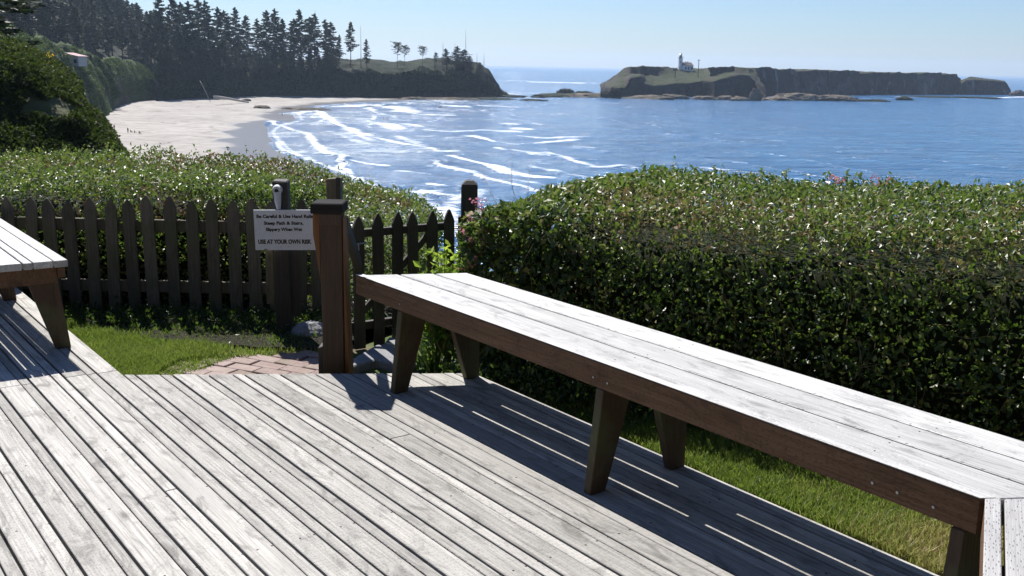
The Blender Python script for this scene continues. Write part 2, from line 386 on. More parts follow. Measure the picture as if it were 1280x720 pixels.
# left side board: full width at top, tapering towards the post lower down
mb=MB(); pr=[(-1.045,.828),(-1.045,.72),(-1.008,.46),(-1.007,.828)]
mb.add([wp(x,yF+.012,z) for x,z in pr]+[wp(x,yF+.15,z) for x,z in pr],[[0,1,2,3],[7,6,5,4],[0,4,5,1],[1,5,6,2],[2,6,7,3],[3,7,4,0]]); mb.build('left_side_board',orange_w,hp,bevel=.003)
mb=MB(); mb.hexa([wp(-1.05,yF-.025,.833),wp(-.882,yF-.025,.833),wp(-.882,yF+.16,.833),wp(-1.05,yF+.16,.833)],[wp(-1.048,yF-.025,.887),wp(-.884,yF-.025,.887),wp(-.884,yF+.16,.887),wp(-1.048,yF+.16,.887)]); mb.build('cap',cap_w,hp,bevel=.005)
mb=MB(); mb.hexa([wp(a0-.0,yF-.001-.018,.775),wp(a1+.0,yF-.019,.775),wp(a1,yF-.002,.775),wp(a0,yF-.002,.775)],[wp(a0-.0,yF-.019,.832),wp(a1,yF-.019,.832),wp(a1,yF-.002,.832),wp(a0,yF-.002,.832)]); mb.build('neck_block',post_w,hp,bevel=.002)
mb=MB(); pr=[(-1.035,.10),(-1.035,-.08),(-1.008,-.16),(-1.008,.11)]
mb.add([wp(x,yF+.03,z) for x,z in pr]+[wp(x,yF+.13,z) for x,z in pr],[[0,1,2,3],[7,6,5,4],[0,4,5,1],[1,5,6,2],[2,6,7,3],[3,7,4,0]]); mb.build('foot_block',dark_w,hp,bevel=.003)
# sloping rail going down behind it towards the gate
mb=MB(); 
A_=np.array([-.905,yF+.16,.80]); B_=np.array([-.97,6.28,.40])
mb.hexa([wp(*(A_+[-.02,0,-.09])),wp(*(A_+[.02,0,-.09])),wp(*(B_+[.02,0,-.09])),wp(*(B_+[-.02,0,-.09]))],[wp(*(A_+[-.02,0,0])),wp(*(A_+[.02,0,0])),wp(*(B_+[.02,0,0])),wp(*(B_+[-.02,0,0]))]); mb.build('sloping_rail',dark_w,hp,bevel=.003)

# --- grey post behind
rp=empty('gate_latch_post',(-1.133,6.4,GZ),0,'tall grey post rising behind the capped handrail post, beside the gate','post')
mb=MB(); mb.hexa([(-.045,-.045,0-.1),(.045,-.045,-.1),(.045,.045,-.1),(-.045,.045,-.1)],[(-.045,-.045,1.105),(.045,-.045,1.112),(.045,.045,1.112),(-.045,.045,1.10)]); mb.build('post',picket_w,rp,bevel=.004)
mb=MB(); mb.box(.018,.046,-.062,-.046,.2,1.118); mb.build('batten',gate_w,rp,bevel=.002)

# --- picket fence
def picket_mesh(w,h,th,mat,name='picket',tip=.075,seed=0):
    r_=random.Random(seed); lean=r_.uniform(-.03,.03)
    pts=[(-w/2,0),(w/2,0),(w/2*1.0,h-tip),(w*.28,h-tip*.45),(w*.06,h),(-w*.06,h-.002),(-w*.3,h-tip*.45),(-w/2,h-tip)]
    mb=MB(); n=len(pts); V=[(x+lean*z,-th/2,z) for x,z in pts]+[(x+lean*z,th/2,z) for x,z in pts]
    mb.add(V,[list(range(n)),[2*n-1-i for i in range(n)]]+[[(i+1)%n,i,n+i,n+(i+1)%n] for i in range(n)],r_.random())
    return mb.mesh(name,mat,.002)
FY=7.23
fence=empty('picket_fence',(0,FY,GZ),0,'low weathered grey picket fence with pointed tops standing under the left hedge','fence')
px0=[-15,11,34.5,61,86,111,135.5,161,185,212,238.5,264,291,316,341,373,395]
for i,px in enumerate(px0):
    x=float(GY(px,250,FY)[0]); h=.83+rs.uniform(-.022,.018)
    if i in (4,): h-=.02
    link('picket',picket_mesh(.088+rs.uniform(-.006,.004),h,.02,picket_w,seed=i),None,fence,(x,0,.02))
xl=float(GY(-60,250,FY)[0]); xr=float(GY(405,250,FY)[0])
for z in (.15,.60):
    mb=MB(); mb.box(xl,xr,.012,.05,z,z+.085); mb.build('rail',picket_w,fence,bevel=.003)

# --- sign post + sign
sp=empty('sign_post',(-1.553,6.76,GZ),0,'dark post behind the white warning sign, bearing a pale fitting with dark hole','post')
mb=MB(); mb.hexa([(-.055,-.05,-.1),(.055,-.05,-.1),(.055,.05,-.1),(-.055,.05,-.1)],[(-.05,-.05,1.045),(.05,-.05,1.04),(.05,.05,1.05),(-.05,.05,1.05)]); mb.build('post',dark_w,sp,bevel=.008)
mb=MB(); mb.box(-.115,-.062,-.03,-.005,.2,.62); mb.build('side_batten',picket_w,sp,bevel=.002)
mb=MB(); mb.box(.062,.115,-.03,-.005,.12,.66); mb.build('side_batten',dark_w,sp,bevel=.002)
mb=MB(); mb.tube([(-.012,-.052,.99),(-.012,-.078,.985)],[.034,.030],16); mb.tube([(-.012,-.066,.975),(-.010,-.066,.91),(-.006,-.062,.86)],[.026,.022,.013],12)
ft=mb.build('fitting',plain('chalky_white',(.55,.56,.6),.6,40,.2),sp,smooth=False)
mb=MB(); mb.tube([(-.014,-.0785,.983),(-.014,-.0805,.983)],.014,12); mb.build('hole',black_paint,ft)
sign=empty('warning_sign',(-1.512,6.66,.372),0,'white rectangular warning sign lettered in black, fixed to the post beside the gate','sign')
sign.rotation_euler=(0,R(-1.2),0)
SW,SH=.40,.268
mb=MB()
pts=[(-SW/2,0),(-SW/2+.055,0),(-SW/2+.062,.009),(-SW/2+.078,.009),(-SW/2+.085,0),(SW/2,0),(SW/2,SH),(-SW/2,SH)]
n=len(pts); mb.add([(x,-.006,z) for x,z in pts]+[(x,.006,z) for x,z in pts],[list(range(n)),[2*n-1-i for i in range(n)]]+[[(i+1)%n,i,n+i,n+(i+1)%n] for i in range(n)],.5)
mb.build('panel',white_paint,sign)
def text(name,body,size,x,z,parent,y=-.0066,off=0.0006,wid=None,space=1.):
    cu=bpy.data.curves.new(name,'FONT'); cu.body=body; cu.size=size; cu.align_x='CENTER'; cu.extrude=.0004; cu.offset=off; cu.space_character=space; cu.resolution_u=3
    o=bpy.data.objects.new(name,cu); COL.objects.link(o); dg=bpy.context.evaluated_depsgraph_get(); me=bpy.data.meshes.new_from_object(o.evaluated_get(dg)); bpy.data.objects.remove(o)
    q=link(name,me,None,parent); me.materials.clear(); me.materials.append(black_paint)
    xs=[v.co.x for v in me.vertices]; w_=max(xs)-min(xs); k=(wid/w_) if wid else 1
    for v in me.vertices: v.co=Vector((v.co.x*k,v.co.y,v.co.z))
    q.location=(x,y,z); q.rotation_euler=(R(90),0,0); return q
text('lettering','Be Careful & Use Hand Rails',.030,.004,.216,sign,wid=.372,off=.0013)
text('lettering','Steep Path & Stairs,',.030,-.004,.171,sign,wid=.262,off=.0013)
text('lettering','Slippery When Wet',.030,-.004,.129,sign,wid=.242,off=.0013)
text('lettering','USE AT YOUR OWN RISK',.039,-.004,.043,sign,wid=.355,off=.0018)
mb=MB()
for x in (-.028,.02):
    for z in (.254,.022): mb=MB(); mb.tube([(x,-.006,z),(x,-.008,z)],.0028,8); mb.build('screw',metal,sign)

# --- gate
gA=np.array([-1.04,6.31]); gB=np.array([-.40,6.76]); gdir=(gB-gA)/np.linalg.norm(gB-gA); gang=math.atan2(gdir[1],gdir[0])
gate=empty('picket_gate',(gA[0],gA[1],GZ),gang,'dark picket gate of six pointed boards with metal latch, beside the right hedge','gate')
gt=P_gt=None
for i,px in enumerate((447,472,495,518,540,562)):
    # intersection of the sight line with the gate plane
    d=ray(px,270); nn=np.array([-gdir[1],gdir[0]]); kk=float((gA@nn)/(d[:2]@nn)); q=CAM+d*kk; lx=float((q[:2]-gA)@gdir)
    link('picket',picket_mesh(.076,.872+rs.uniform(-.006,.006),.02,gate_w,seed=40+i),None,gate,(lx,-.01,.01))
for z in (.13,.735):
    mb=MB(); mb.box(-.02,.74 if z>.5 else .70,.003,.04,z,z+.05); mb.build('rail',gate_w,gate,bevel=.003)
mb=MB(); mb.hexa([(.02,.003,.19),(.08,.003,.19),(.08,.03,.19),(.02,.03,.19)],[(.58,.003,.73),(.64,.003,.73),(.64,.03,.73),(.58,.03,.73)]); mb.build('brace',gate_w,gate,bevel=.003)
mb=MB(); mb.tube([(-.06,-.03,.70),(.12,-.03,.705)],.006,8); mb.tube([(.06,-.03,.70),(.06,-.032,.66)],.005,8); mb.build('latch',metal,gate)
gp=GY(587,225,6.95)
gps=empty('gate_hinge_post',(float(gp[0]),6.95,GZ),0,'black square chamfered post standing against the sea at the end of the right hedge','post')
hh=float(gp[2])-GZ
mb=MB(); w=.055
b0=[(-w,-w,-.3),(w,-w,-.3),(w,w,-.3),(-w,w,-.3)]; b1=[(x,y,hh-.03) for x,y,z in b0]; mb.hexa(b0,b1); mb.hexa([(x,y,hh-.0295) for x,y,z in b0],[(x*.45,y*.45,hh) for x,y,z in b0]); mb.build('post',dark_w,gps,bevel=.004)
mb=MB(); mb.box(-.075,-.057,-.04,.03,.25,.80); mb.build('strike_board',dark_w,gps,bevel=.002)
mb=MB(); mb.tube([(-.12,-.03,.72),(-.05,-.03,.72)],.006,8); mb.build('hinge',metal,gps)

# ================================================================ GROUND AND PATH
soil_grass=None
def mk_ground():
    m=M('yard_ground'); v=m.coord(); a=m.noise(v,1.3,5,.6,.3); b=m.noise(v,14,5,.65); c=m.noise(v,90,3,.7)
    g=m.mix(m.ramp(b,[(.3,0),(.7,1)]),(.05,.075,.018),(.10,.125,.035)); s=m.mix(m.ramp(c,[(.3,0),(.7,1)]),(.10,.085,.055),(.20,.17,.11))
    return m.set(m.mix(m.ramp(a,[(.52,0),(.66,1)]),g,s),.9,m.bump(m.math('ADD',b,c),.6,.02),.2)
ground_m=mk_ground()
# shoreline in world (from the photograph's waterline on the sea plane)
shore_px=[(600,330),(571,300),(520,262),(440,225),(395,206),(368,196),(352,187),(343,178),(336,170),(334,164),(345,157),(372,150),(368,142),(385,135),(420,130),(470,127.5),(505,126)]
SHORE=np.array([G(x,y,SEA)[:2] for x,y in shore_px])
SHORE=np.vstack([[12,60],[4,105],SHORE,[SHORE[-1]+[8,60]],[-30,900],[-60,1100]])
def seg_dist(P_,poly,signed=True):
    P_=np.asarray(P_); best=np.full(P_.shape[0],1e9); sd=np.zeros(P_.shape[0])
    for a,b in zip(poly[:-1],poly[1:]):
        ab=b-a; t=np.clip(((P_-a)@ab)/(ab@ab),0,1); q=a+t[:,None]*ab; d=np.hypot(*(P_-q).T)
        cr=ab[0]*(P_[:,1]-a[1])-ab[1]*(P_[:,0]-a[0]); m_=d<best; best=np.where(m_,d,best); sd=np.where(m_,np.sign(cr),sd)
    return best*sd if signed else best
def terrain_z(X,Y):
    P_=np.stack([X,Y],1); sd=seg_dist(P_,SHORE)      # >0 on the land (left) side
    sh=np.clip(sd,-400,400)
    beach=SEA+np.where(sh>0,np.minimum(sh*.022,3.2),sh*.04)
    beach=np.maximum(beach,SEA-9)+.12*fbm(np.stack([X*.05,Y*.05,X*0],1),3)*(sd>4)
    r=np.hypot(X,Y)
    # edge of the garden: bluff falls away behind fence and hedges
    edge=9.6+.25*np.clip(X,0,60)-.5*np.clip(-X-2,0,200)*0+1.2*fbm(np.stack([X*.2,Y*0,X*0],1),3)
    edge=np.where(X<-1,10.9+.02*np.abs(X),np.where(X<.2,8.2,edge*0+9.2))
    d=Y-edge
    drop=np.where(d>0,GZ-d*.95-.2*np.minimum(d,2),GZ)
    drop=np.where(X<-20, np.maximum(drop,0),drop) if False else drop
    z=np.maximum(drop,beach); 
    z=np.where(Y<-5,GZ,z)
    z=np.where((Y<=edge),GZ+.015*fbm(np.stack([X*1.5,Y*1.5,X*0],1),3),z)
    return z
def polar(rr,aa):
    A,Rr=np.meshgrid(aa,rr); X=(Rr*np.sin(A)).ravel(); Y=(Rr*np.cos(A)).ravel(); n,m_=len(rr),len(aa)
    i=np.arange(n-1)[:,None]*m_+np.arange(m_-1)[None,:]; i=i.ravel(); Fq=np.stack([i,i+1,i+1+m_,i+m_],1)[:, ::-1]; return X,Y,Fq
rr=np.concatenate([np.linspace(.6,12,70),np.geomspace(12.3,1500,230),[2500,5000,9000,16000,26000]])
aa=np.concatenate([np.linspace(-math.pi,-.62,40)[:-1],np.linspace(-.62,.62,260),np.linspace(.62,math.pi,40)[1:]])
X,Y,Fq=polar(rr,aa); Z=terrain_z(X,Y)
sdv=seg_dist(np.stack([X,Y],1),SHORE)
wetv=sdv
me=npmesh('ground',np.stack([X,Y,Z],1),Fq,None,True,vattr={'shore':np.clip(sdv,-500,500)})
def mk_terrain():
    m=M('terrain'); geo=m.node('ShaderNodeNewGeometry'); sx=m.node('ShaderNodeSeparateXYZ'); m.L(geo.outputs['Position'],sx.inputs[0]); z=sx.outputs[2]
    v=m.coord(); a=m.noise(v,1.3,5,.6,.3); b=m.noise(v,14,5,.65); c=m.noise(v,90,3,.7)
    g=m.mix(m.ramp(b,[(.3,0),(.7,1)]),(.045,.07,.016),(.09,.12,.03)); s=m.mix(m.ramp(c,[(.3,0),(.7,1)]),(.085,.07,.045),(.17,.14,.09))
    yard=m.mix(m.ramp(a,[(.5,0),(.64,1)]),g,s)
    n1=m.noise(v,.03,6,.6,.5); n2_=m.noise(m.coord((.35,.06,.2)),1.,5,.6,.4)
    n3=m.noise(m.coord((.10,.45,.2),rot=(0,0,.25)),1.,5,.65,.6)
    sand=m.mix(m.ramp(n1,[(.35,0),(.65,1)]),(.27,.25,.23),(.34,.318,.292)); sand=m.mix(m.math('MULTIPLY',m.ramp(n2_,[(.5,0),(.68,1)]),.5),sand,(.20,.178,.16))
    sand=m.mix(m.math('MULTIPLY',m.ramp(n3,[(.52,0),(.66,1)]),.8),sand,(.16,.143,.13))
    wj=m.math('ADD',m.attr('shore'),m.math('MULTIPLY',m.math('SUBTRACT',m.noise(m.coord((.03,.03,.03)),1.,4,.6,1.),.5),30.))
    wet=m.ramp(m.math('DIVIDE',wj,100.),[(.13,1),(.21,0)])
    sand=m.mix(wet,sand,(.075,.068,.062))
    col=m.mix(m.math('GREATER_THAN',z,-19.),sand,yard)
    slope=m.math('GREATER_THAN',z,-.9); scrub=m.mix(m.ramp(m.noise(v,.9,5,.6),[(.35,0),(.65,1)]),(.025,.04,.012),(.06,.085,.02))
    col=m.mix(m.math('MULTIPLY',m.math('LESS_THAN',z,-.6),m.math('GREATER_THAN',z,-19.)),col,scrub)
    tl=m.math('FRACT',m.math('ADD',m.math('DIVIDE',m.attr('shore'),17.),m.math('MULTIPLY',m.noise(m.coord((.012,.012,.01)),1.,5,.65,.8),4.)))
    tlm=m.math('MULTIPLY',m.math('MULTIPLY',m.ramp(tl,[(0,0),(.06,1),(.16,0)]),m.ramp(m.noise(m.coord((.05,.05,.05)),1.,4,.7),[(.45,0),(.6,1)])),m.math('LESS_THAN',z,-19.))
    col=m.mix(m.math('MULTIPLY',tlm,.75),col,(.09,.08,.065))
    rough=m.mix(wet,.95,.35)
    m.set(col,None,m.bump(m.math('ADD',m.math('ADD',b,c),m.math('MULTIPLY',n1,0.)),.5,.02),.25); m.L(rough,m.b.inputs['Roughness']); return m.m
tag(link('ground',me,mk_terrain()),kind='structure')
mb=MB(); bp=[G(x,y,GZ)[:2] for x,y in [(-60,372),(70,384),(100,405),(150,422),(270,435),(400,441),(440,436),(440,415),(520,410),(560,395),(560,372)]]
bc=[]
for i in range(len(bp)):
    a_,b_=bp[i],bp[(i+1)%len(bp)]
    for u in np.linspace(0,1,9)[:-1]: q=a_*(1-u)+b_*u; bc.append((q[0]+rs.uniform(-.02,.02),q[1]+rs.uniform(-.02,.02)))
me=bpy.data.meshes.new('shade_strip'); b=bmesh.new(); vs_=[b.verts.new((x,y,GZ+.022)) for x,y in bc]; f=b.faces.new(vs_); bmesh.ops.triangulate(b,faces=[f]); bmesh.ops.recalc_face_normals(b,faces=b.faces[:]); b.to_mesh(me); b.free()
tag(link('shade_strip',me,plain('shade_strip_dark',(.028,.024,.018),.95,25,.5,.15,.8,.02)),kind='structure')  # dark strip painted in place of the shade along the fence

# --- sea
def mk_sea():
    rr=np.concatenate([np.linspace(50,140,12)[:-1],np.geomspace(140,1400,420),np.geomspace(1420,30000,40)])
    aa=np.concatenate([np.linspace(-1.2,-.36,30)[:-1],np.linspace(-.36,.62,520),np.linspace(.62,1.6,30)[1:]])
    X,Y,Fq=polar(rr,aa); n=len(X); P_=np.stack([X,Y],1); foam=np.zeros(n); zz=np.full(n,SEA)
    r=np.hypot(X,Y)
    lines=[([(340,152),(344,157),(355,159),(366,164),(385,168),(390,176),(393,182),(409,194),(437,198)],3.2,1.0),
    ([(345,178),(352,187),(372,195)],1.6,.9),
    ([(372,142),(392,140),(400,141),(409,148),(423,157),(435,161.5),(445,167),(461,171)],6,1.),
    ([(467,174),(489,178),(510,183),(538,187.5),(549,191.6),(571,190)],3.5,1.0),
    ([(562,196),(587,202.5),(614,208),(631,216),(658,221),(690,224)],3.0,1.1),
    ([(590,171),(603,174),(617,179),(644,182),(680,180),(720,176)],4,1.05),
    ([(621,186),(652,192),(688,195),(722,204),(743,210),(789,209)],3,1.0),
    ([(719,184),(743,186)],3,1.),
    ([(467,156),(483,157),(500,163)],7,1.),([(505,156),(527,160)],7,1.),([(532,164),(562,166),(603,164),(644,166)],6,.9),
    ([(440,134),(461,132),(490,135),(516,141)],16,1.0),([(470,128.5),(500,129.5),(540,128)],9,.7),([(519,144),(562,145)],7,1.),
    ([(562,133),(582,134.5)],8,1.1),([(608,133),(644,135)],8,1.1),([(631,155),(641,156)],6,1.1),([(646,161.5),(660,163)],6,1.1),([(647,171),(680,174),(730,172)],4.5,1.),
    ([(439,202),(460,206),(483,208)],2.6,1.),([(500,215),(538,219)],2.6,.95),([(538,231),(560,234),(579,234)],2.4,.9),([(516,241),(543,240)],2,.8),
    ([(440,192),(470,196),(500,197)],2,.7),([(385,180),(400,186),(430,190)],3,.6),([(410,166),(440,176),(470,184)],3.5,.7),([(480,146),(520,150),(560,152)],6,.6),
    ([(640,190),(700,200),(760,201)],2.5,.6),([(690,184),(760,190)],2.,.5),([(600,240),(560,262),(540,300)],4,.8),([(520,250),(555,270),(575,300)],4,.8),
    ([(606,99.5),(640,100.2)],55,1.1),([(655,102),(700,103),(757,104)],60,1.1),([(630,89),(640,89)],60,.5),
    ([(1050,123),(1125,124)],12,.6),([(1120,121),(1145,122)],8,.8),([(1205,124),(1222,124)],10,.8),([(1250,122),(1280,121)],18,1.),([(785,124.3),(860,124.5)],5,.55),([(960,126.3),(1010,127)],5,.6),([(630,122.5),(680,124.5)],6,.5)]
    for pts,w,a in lines:
        poly=np.array([G(x,y,SEA)[:2] for x,y in pts]); lo=poly.min(0)-w*6; hi=poly.max(0)+w*6
        s_=np.where((P_[:,0]>lo[0])&(P_[:,0]<hi[0])&(P_[:,1]>lo[1])&(P_[:,1]<hi[1]))[0]
        if not len(s_): continue
        d=seg_dist(P_[s_],poly,False); jit=.5+1.1*(fbm(np.stack([P_[s_,0]*.06,P_[s_,1]*.06,0*d],1),3)+.5)
        f=a*np.exp(-(d/(w*.62*jit))**2); foam[s_]=np.maximum(foam[s_],f); zz[s_]+=.5*np.exp(-(d/(w*1.3))**2)*min(1,w/4)*(r[s_]<1200)
    sd=-seg_dist(P_,SHORE); surf=np.exp(-np.clip(sd-10,0,1e9)/130.)*(r<1000)
    wr=sd+16*fbm(np.stack([X*.012,Y*.012,X*0],1),4)+4*fbm(np.stack([X*.06,Y*.06,X*0],1),3)
    for per,wd,off_ in ((25.,1.5,.2),(37.,1.9,.55),(58.,2.4,.8)):
        fr_=np.abs(((wr/per+off_)%1)-.5)*per; on=np.clip(.35+2.6*fbm(np.stack([X*.014+off_*9,Y*.02,X*0],1),3),0,1)
        bnd=np.exp(-(fr_/wd)**2)*on*np.exp(-np.clip(sd-20,0,1e9)/150.)*(sd>1)*(r<1000)*.95; foam=np.maximum(foam,bnd); zz=zz+.5*np.exp(-(fr_/(wd*1.5))**2)*on*(sd>8)*(r<1000)*np.exp(-np.clip(sd-20,0,1e9)/150.)
    eg=np.exp(-((sd-2.)/1.5)**2)*.75*(r<1000); foam=np.maximum(foam,eg)
    # diffuse wash in the surf zone, streaked along the breakers
    st=fbm(np.stack([X*.022+Y*.010,Y*.045,X*0],1),5,.6)
    wash=np.clip(surf*1.15,0,1)*np.clip(.5+1.7*st,0,1)*.50
    zz=zz+.22*fbm(np.stack([X*.03,Y*.10,X*0],1),4)*np.clip((r-100)/200,0,1)*np.clip(sd/30,0.05,1)
    me=npmesh('sea',np.stack([X,Y,zz],1),Fq,None,True,vattr={'foam':foam,'wash':wash})
    m=M('sea_water'); v=m.coord()
    # noises
    w1=m.noise(m.coord((.10,.28,.2)),1.,5,.62,.3); w2=m.noise(m.coord((.5,1.1,1),rot=(0,0,.2)),1.,4,.6,.2); w3=m.noise(m.coord((.03,.11,.1)),1.,7,.72,.5)
    f1=m.noise(m.coord((.14,.30,1),rot=(0,0,-.25)),1.,8,.8,.8); f2=m.noise(m.coord((.035,.085,1)),1.,6,.7,1.2)
    fs=m.math('ADD',m.math('MULTIPLY',m.attr('foam'),.78),m.math('MULTIPLY',m.math('SUBTRACT',f1,.5),2.2)); fs=m.math('ADD',fs,m.math('MULTIPLY',m.math('SUBTRACT',f2,.5),1.3))
    F1=m.ramp(fs,[(.40,0),(.80,1)])
    ws=m.math('ADD',m.attr('wash'),m.math('ADD',m.math('MULTIPLY',m.math('SUBTRACT',f1,.5),2.4),m.math('MULTIPLY',m.math('SUBTRACT',f2,.5),1.6)))
    F2=m.math('MULTIPLY',m.ramp(ws,[(.40,0),(.95,1)]),.85)
    foamf=m.math('MAXIMUM',F1,F2)
    cap=m.ramp(m.math('ADD',m.math('MULTIPLY',w1,.5),m.math('MULTIPLY',f1,.5)),[(.68,0),(.75,.6)]); foamf=m.math('MAXIMUM',foamf,cap)
    deep=m.mix(m.ramp(w3,[(.38,0),(.62,1)]),(.014,.075,.19),(.035,.14,.30))  # water colour, with wave reflections painted in as light and dark streaks
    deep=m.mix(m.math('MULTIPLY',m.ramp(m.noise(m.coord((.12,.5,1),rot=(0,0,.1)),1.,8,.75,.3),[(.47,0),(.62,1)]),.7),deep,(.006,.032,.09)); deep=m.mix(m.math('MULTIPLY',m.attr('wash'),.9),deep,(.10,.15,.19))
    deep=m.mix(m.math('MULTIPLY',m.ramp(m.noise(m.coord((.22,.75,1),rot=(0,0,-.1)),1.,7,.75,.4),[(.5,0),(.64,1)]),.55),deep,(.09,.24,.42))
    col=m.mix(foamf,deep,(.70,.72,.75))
    w0=m.noise(m.coord((.025,.085,.2),rot=(0,0,-.15)),1.,4,.6,.3); h=m.math('ADD',m.math('ADD',m.math('MULTIPLY',w1,2.6),m.math('MULTIPLY',w2,.6)),m.math('MULTIPLY',w0,5.))
    m.set(col,None,m.bump(h,.9,1.1),.5); m.L(m.mix(foamf,.16,.8),m.b.inputs['Roughness']); m.b.inputs['IOR'].default_value=1.33
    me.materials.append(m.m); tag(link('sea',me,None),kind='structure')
mk_sea()

# --- brick path, slabs, stones
brick_m=M('clay_brick'); v=brick_m.coord(); a=brick_m.noise(v,40,5,.6); b_=brick_m.noise(v,6,4,.6); cc=brick_m.ramp(brick_m.attr('rnd'),[(0,(.16,.108,.098)),(.5,(.22,.16,.145)),(1,(.26,.20,.185))])
cc=brick_m.mix(brick_m.math('MULTIPLY',brick_m.ramp(a,[(.4,0),(.7,1)]),.5),cc,(.36,.30,.26)); cc=brick_m.mix(brick_m.math('MULTIPLY',brick_m.ramp(b_,[(.5,0),(.7,1)]),.5),cc,(.15,.13,.08)); brick_m=brick_m.set(cc,.85,brick_m.bump(a,.5,.006),.25)
mb=MB(); path_poly=np.array([G(x,y,GZ)[:2] for x,y in [(178,476),(200,461),(228,452),(262,446),(330,444),(400,443),(432,441),(436,490),(178,490)]])
def inpoly(p,poly):
    c=False; n=len(poly)
    for i in range(n):
        a,b=poly[i],poly[(i+1)%n]
        if (a[1]>p[1])!=(b[1]>p[1]) and p[0]<(b[0]-a[0])*(p[1]-a[1])/(b[1]-a[1])+a[0]: c=not c
    return c
ba=R(-24); ca,sa=math.cos(ba),math.sin(ba)
for i in range(-14,14):
    for j in range(-26,26):
        # herringbone-like pairs
        cx=i*.208+(j%2)*.104; cy=j*.104
        x=cx*ca-cy*sa-1.5; y=cx*sa+cy*ca+5.6
        if inpoly((x,y),path_poly):
            L_,Wd=.1005,.0490; an=ba+rs.uniform(-.05,.05); c_,s_=math.cos(an),math.sin(an); zt=GZ+.014+rs.uniform(-.006,.006); tx=rs.uniform(-.02,.02)
            pts=[(x+u*L_*c_-w_*Wd*s_,y+u*L_*s_+w_*Wd*c_) for u,w_ in ((-1,-1),(1,-1),(1,1),(-1,1))]
            mb.hexa([(p[0],p[1],GZ-.04) for p in pts],[(p[0],p[1],zt+tx*(1 if k in(1,2) else -1)*.2) for k,p in enumerate(pts)],rs.random())
tag(mb.build('brick_path',brick_m,bevel=.004),kind='structure')
def rock_obj(name,loc,size,mat,seed=0,label=None,cat='rock',group=None,sub=4,amp=.35,flat=.0,freq=1.2,rz=0):
    b=bmesh.new(); bmesh.ops.create_icosphere(b,subdivisions=sub,radius=1.)
    V=np.array([v.co[:] for v in b.verts]); 
    n_=fbm(V*freq+seed*7.7,4,.55)[:,None]; V=V*(1+amp*n_*1.6); rid=np.abs(fbm(V*freq*2.3+seed*3.1,3))[:,None]; V=V*(1+amp*.6*rid)
    V[:,2]=np.where(V[:,2]>flat,flat+(V[:,2]-flat)*.35,V[:,2]) if flat else V[:,2]
    V=V*np.array(size)
    for v,q in zip(b.verts,V): v.co=q
    me=bpy.data.meshes.new(name); b.to_mesh(me); b.free()
    o=link(name,me,mat,None,loc,rz); 
    if label: tag(o,label,cat,group)
    return o
grey_stone=plain('grey_stone',(.22,.22,.23),.85,12,.3,.3,.5,.01)
tag(rock_obj('stone',tuple(G(390,420,GZ)),(.14,.11,.10),grey_stone,3,'rounded grey stone beside the foot of the brown post near the fence','stone',sub=3,amp=.15),None)
def slab(name,pxs,z,th,label,group=None):
    pts=[G(x,y,z)[:2] for x,y in pxs]; c=np.mean(pts,0); mb=MB(); mb.prism([tuple(p-c) for p in pts],-th,0,.5); o=mb.build(name,grey_stone,None,bevel=.008,loc=(float(c[0]),float(c[1]),z)); return tag(o,label,'paving slab',group)
slab('paving_slab',[(440,458),(470,449),(496,455),(500,470),(520,447),(508,427),(470,431),(444,446)],GZ+.05,.08,'flat dark stone slab on the ground between the brown post and the bench leg')
slab('paving_slab',[(480,429),(504,433),(512,424),(486,421)],GZ+.06,.08,'small pale slab just inside the gate, behind the first bench leg')

# ================================================================ VEGETATION
def leaves(P_,N,size,rg,spread=.9,asp=.5,fold=.25,jit=.35,face=0.):
    """folded rhombic leaves: P_ centre, N outward direction"""
    n=len(P_); S=(size*(1+jit*rg.uniform(-1,1,n)))[:,None]
    D=N+spread*rg.normal(size=(n,3)); D/=np.linalg.norm(D,axis=1)[:,None]+1e-9
    U=rg.normal(size=(n,3))
    if face:
        fm=(rg.random(n)<face)[:,None]; Df=N*.30+rg.normal(size=(n,3))*.75; Df/=np.linalg.norm(Df,axis=1)[:,None]; D=np.where(fm,Df,D); U=np.where(fm,N+rg.normal(size=(n,3))*.33,U)
    S1=np.cross(D,U); S1/=np.linalg.norm(S1,axis=1)[:,None]+1e-9
    Nn=np.cross(S1,D)
    base=P_-D*S*.5; tip=P_+D*S*.5; l=P_+S1*S*asp*.5+Nn*S*fold*.5; r_=P_-S1*S*asp*.5+Nn*S*fold*.5
    V=np.stack([base,l,tip,r_],1).reshape(-1,3); i=np.arange(n)*4
    Fc=np.stack([np.stack([i,i+1,i+2],1),np.stack([i,i+2,i+3],1)],1).reshape(-1,3); return V,Fc
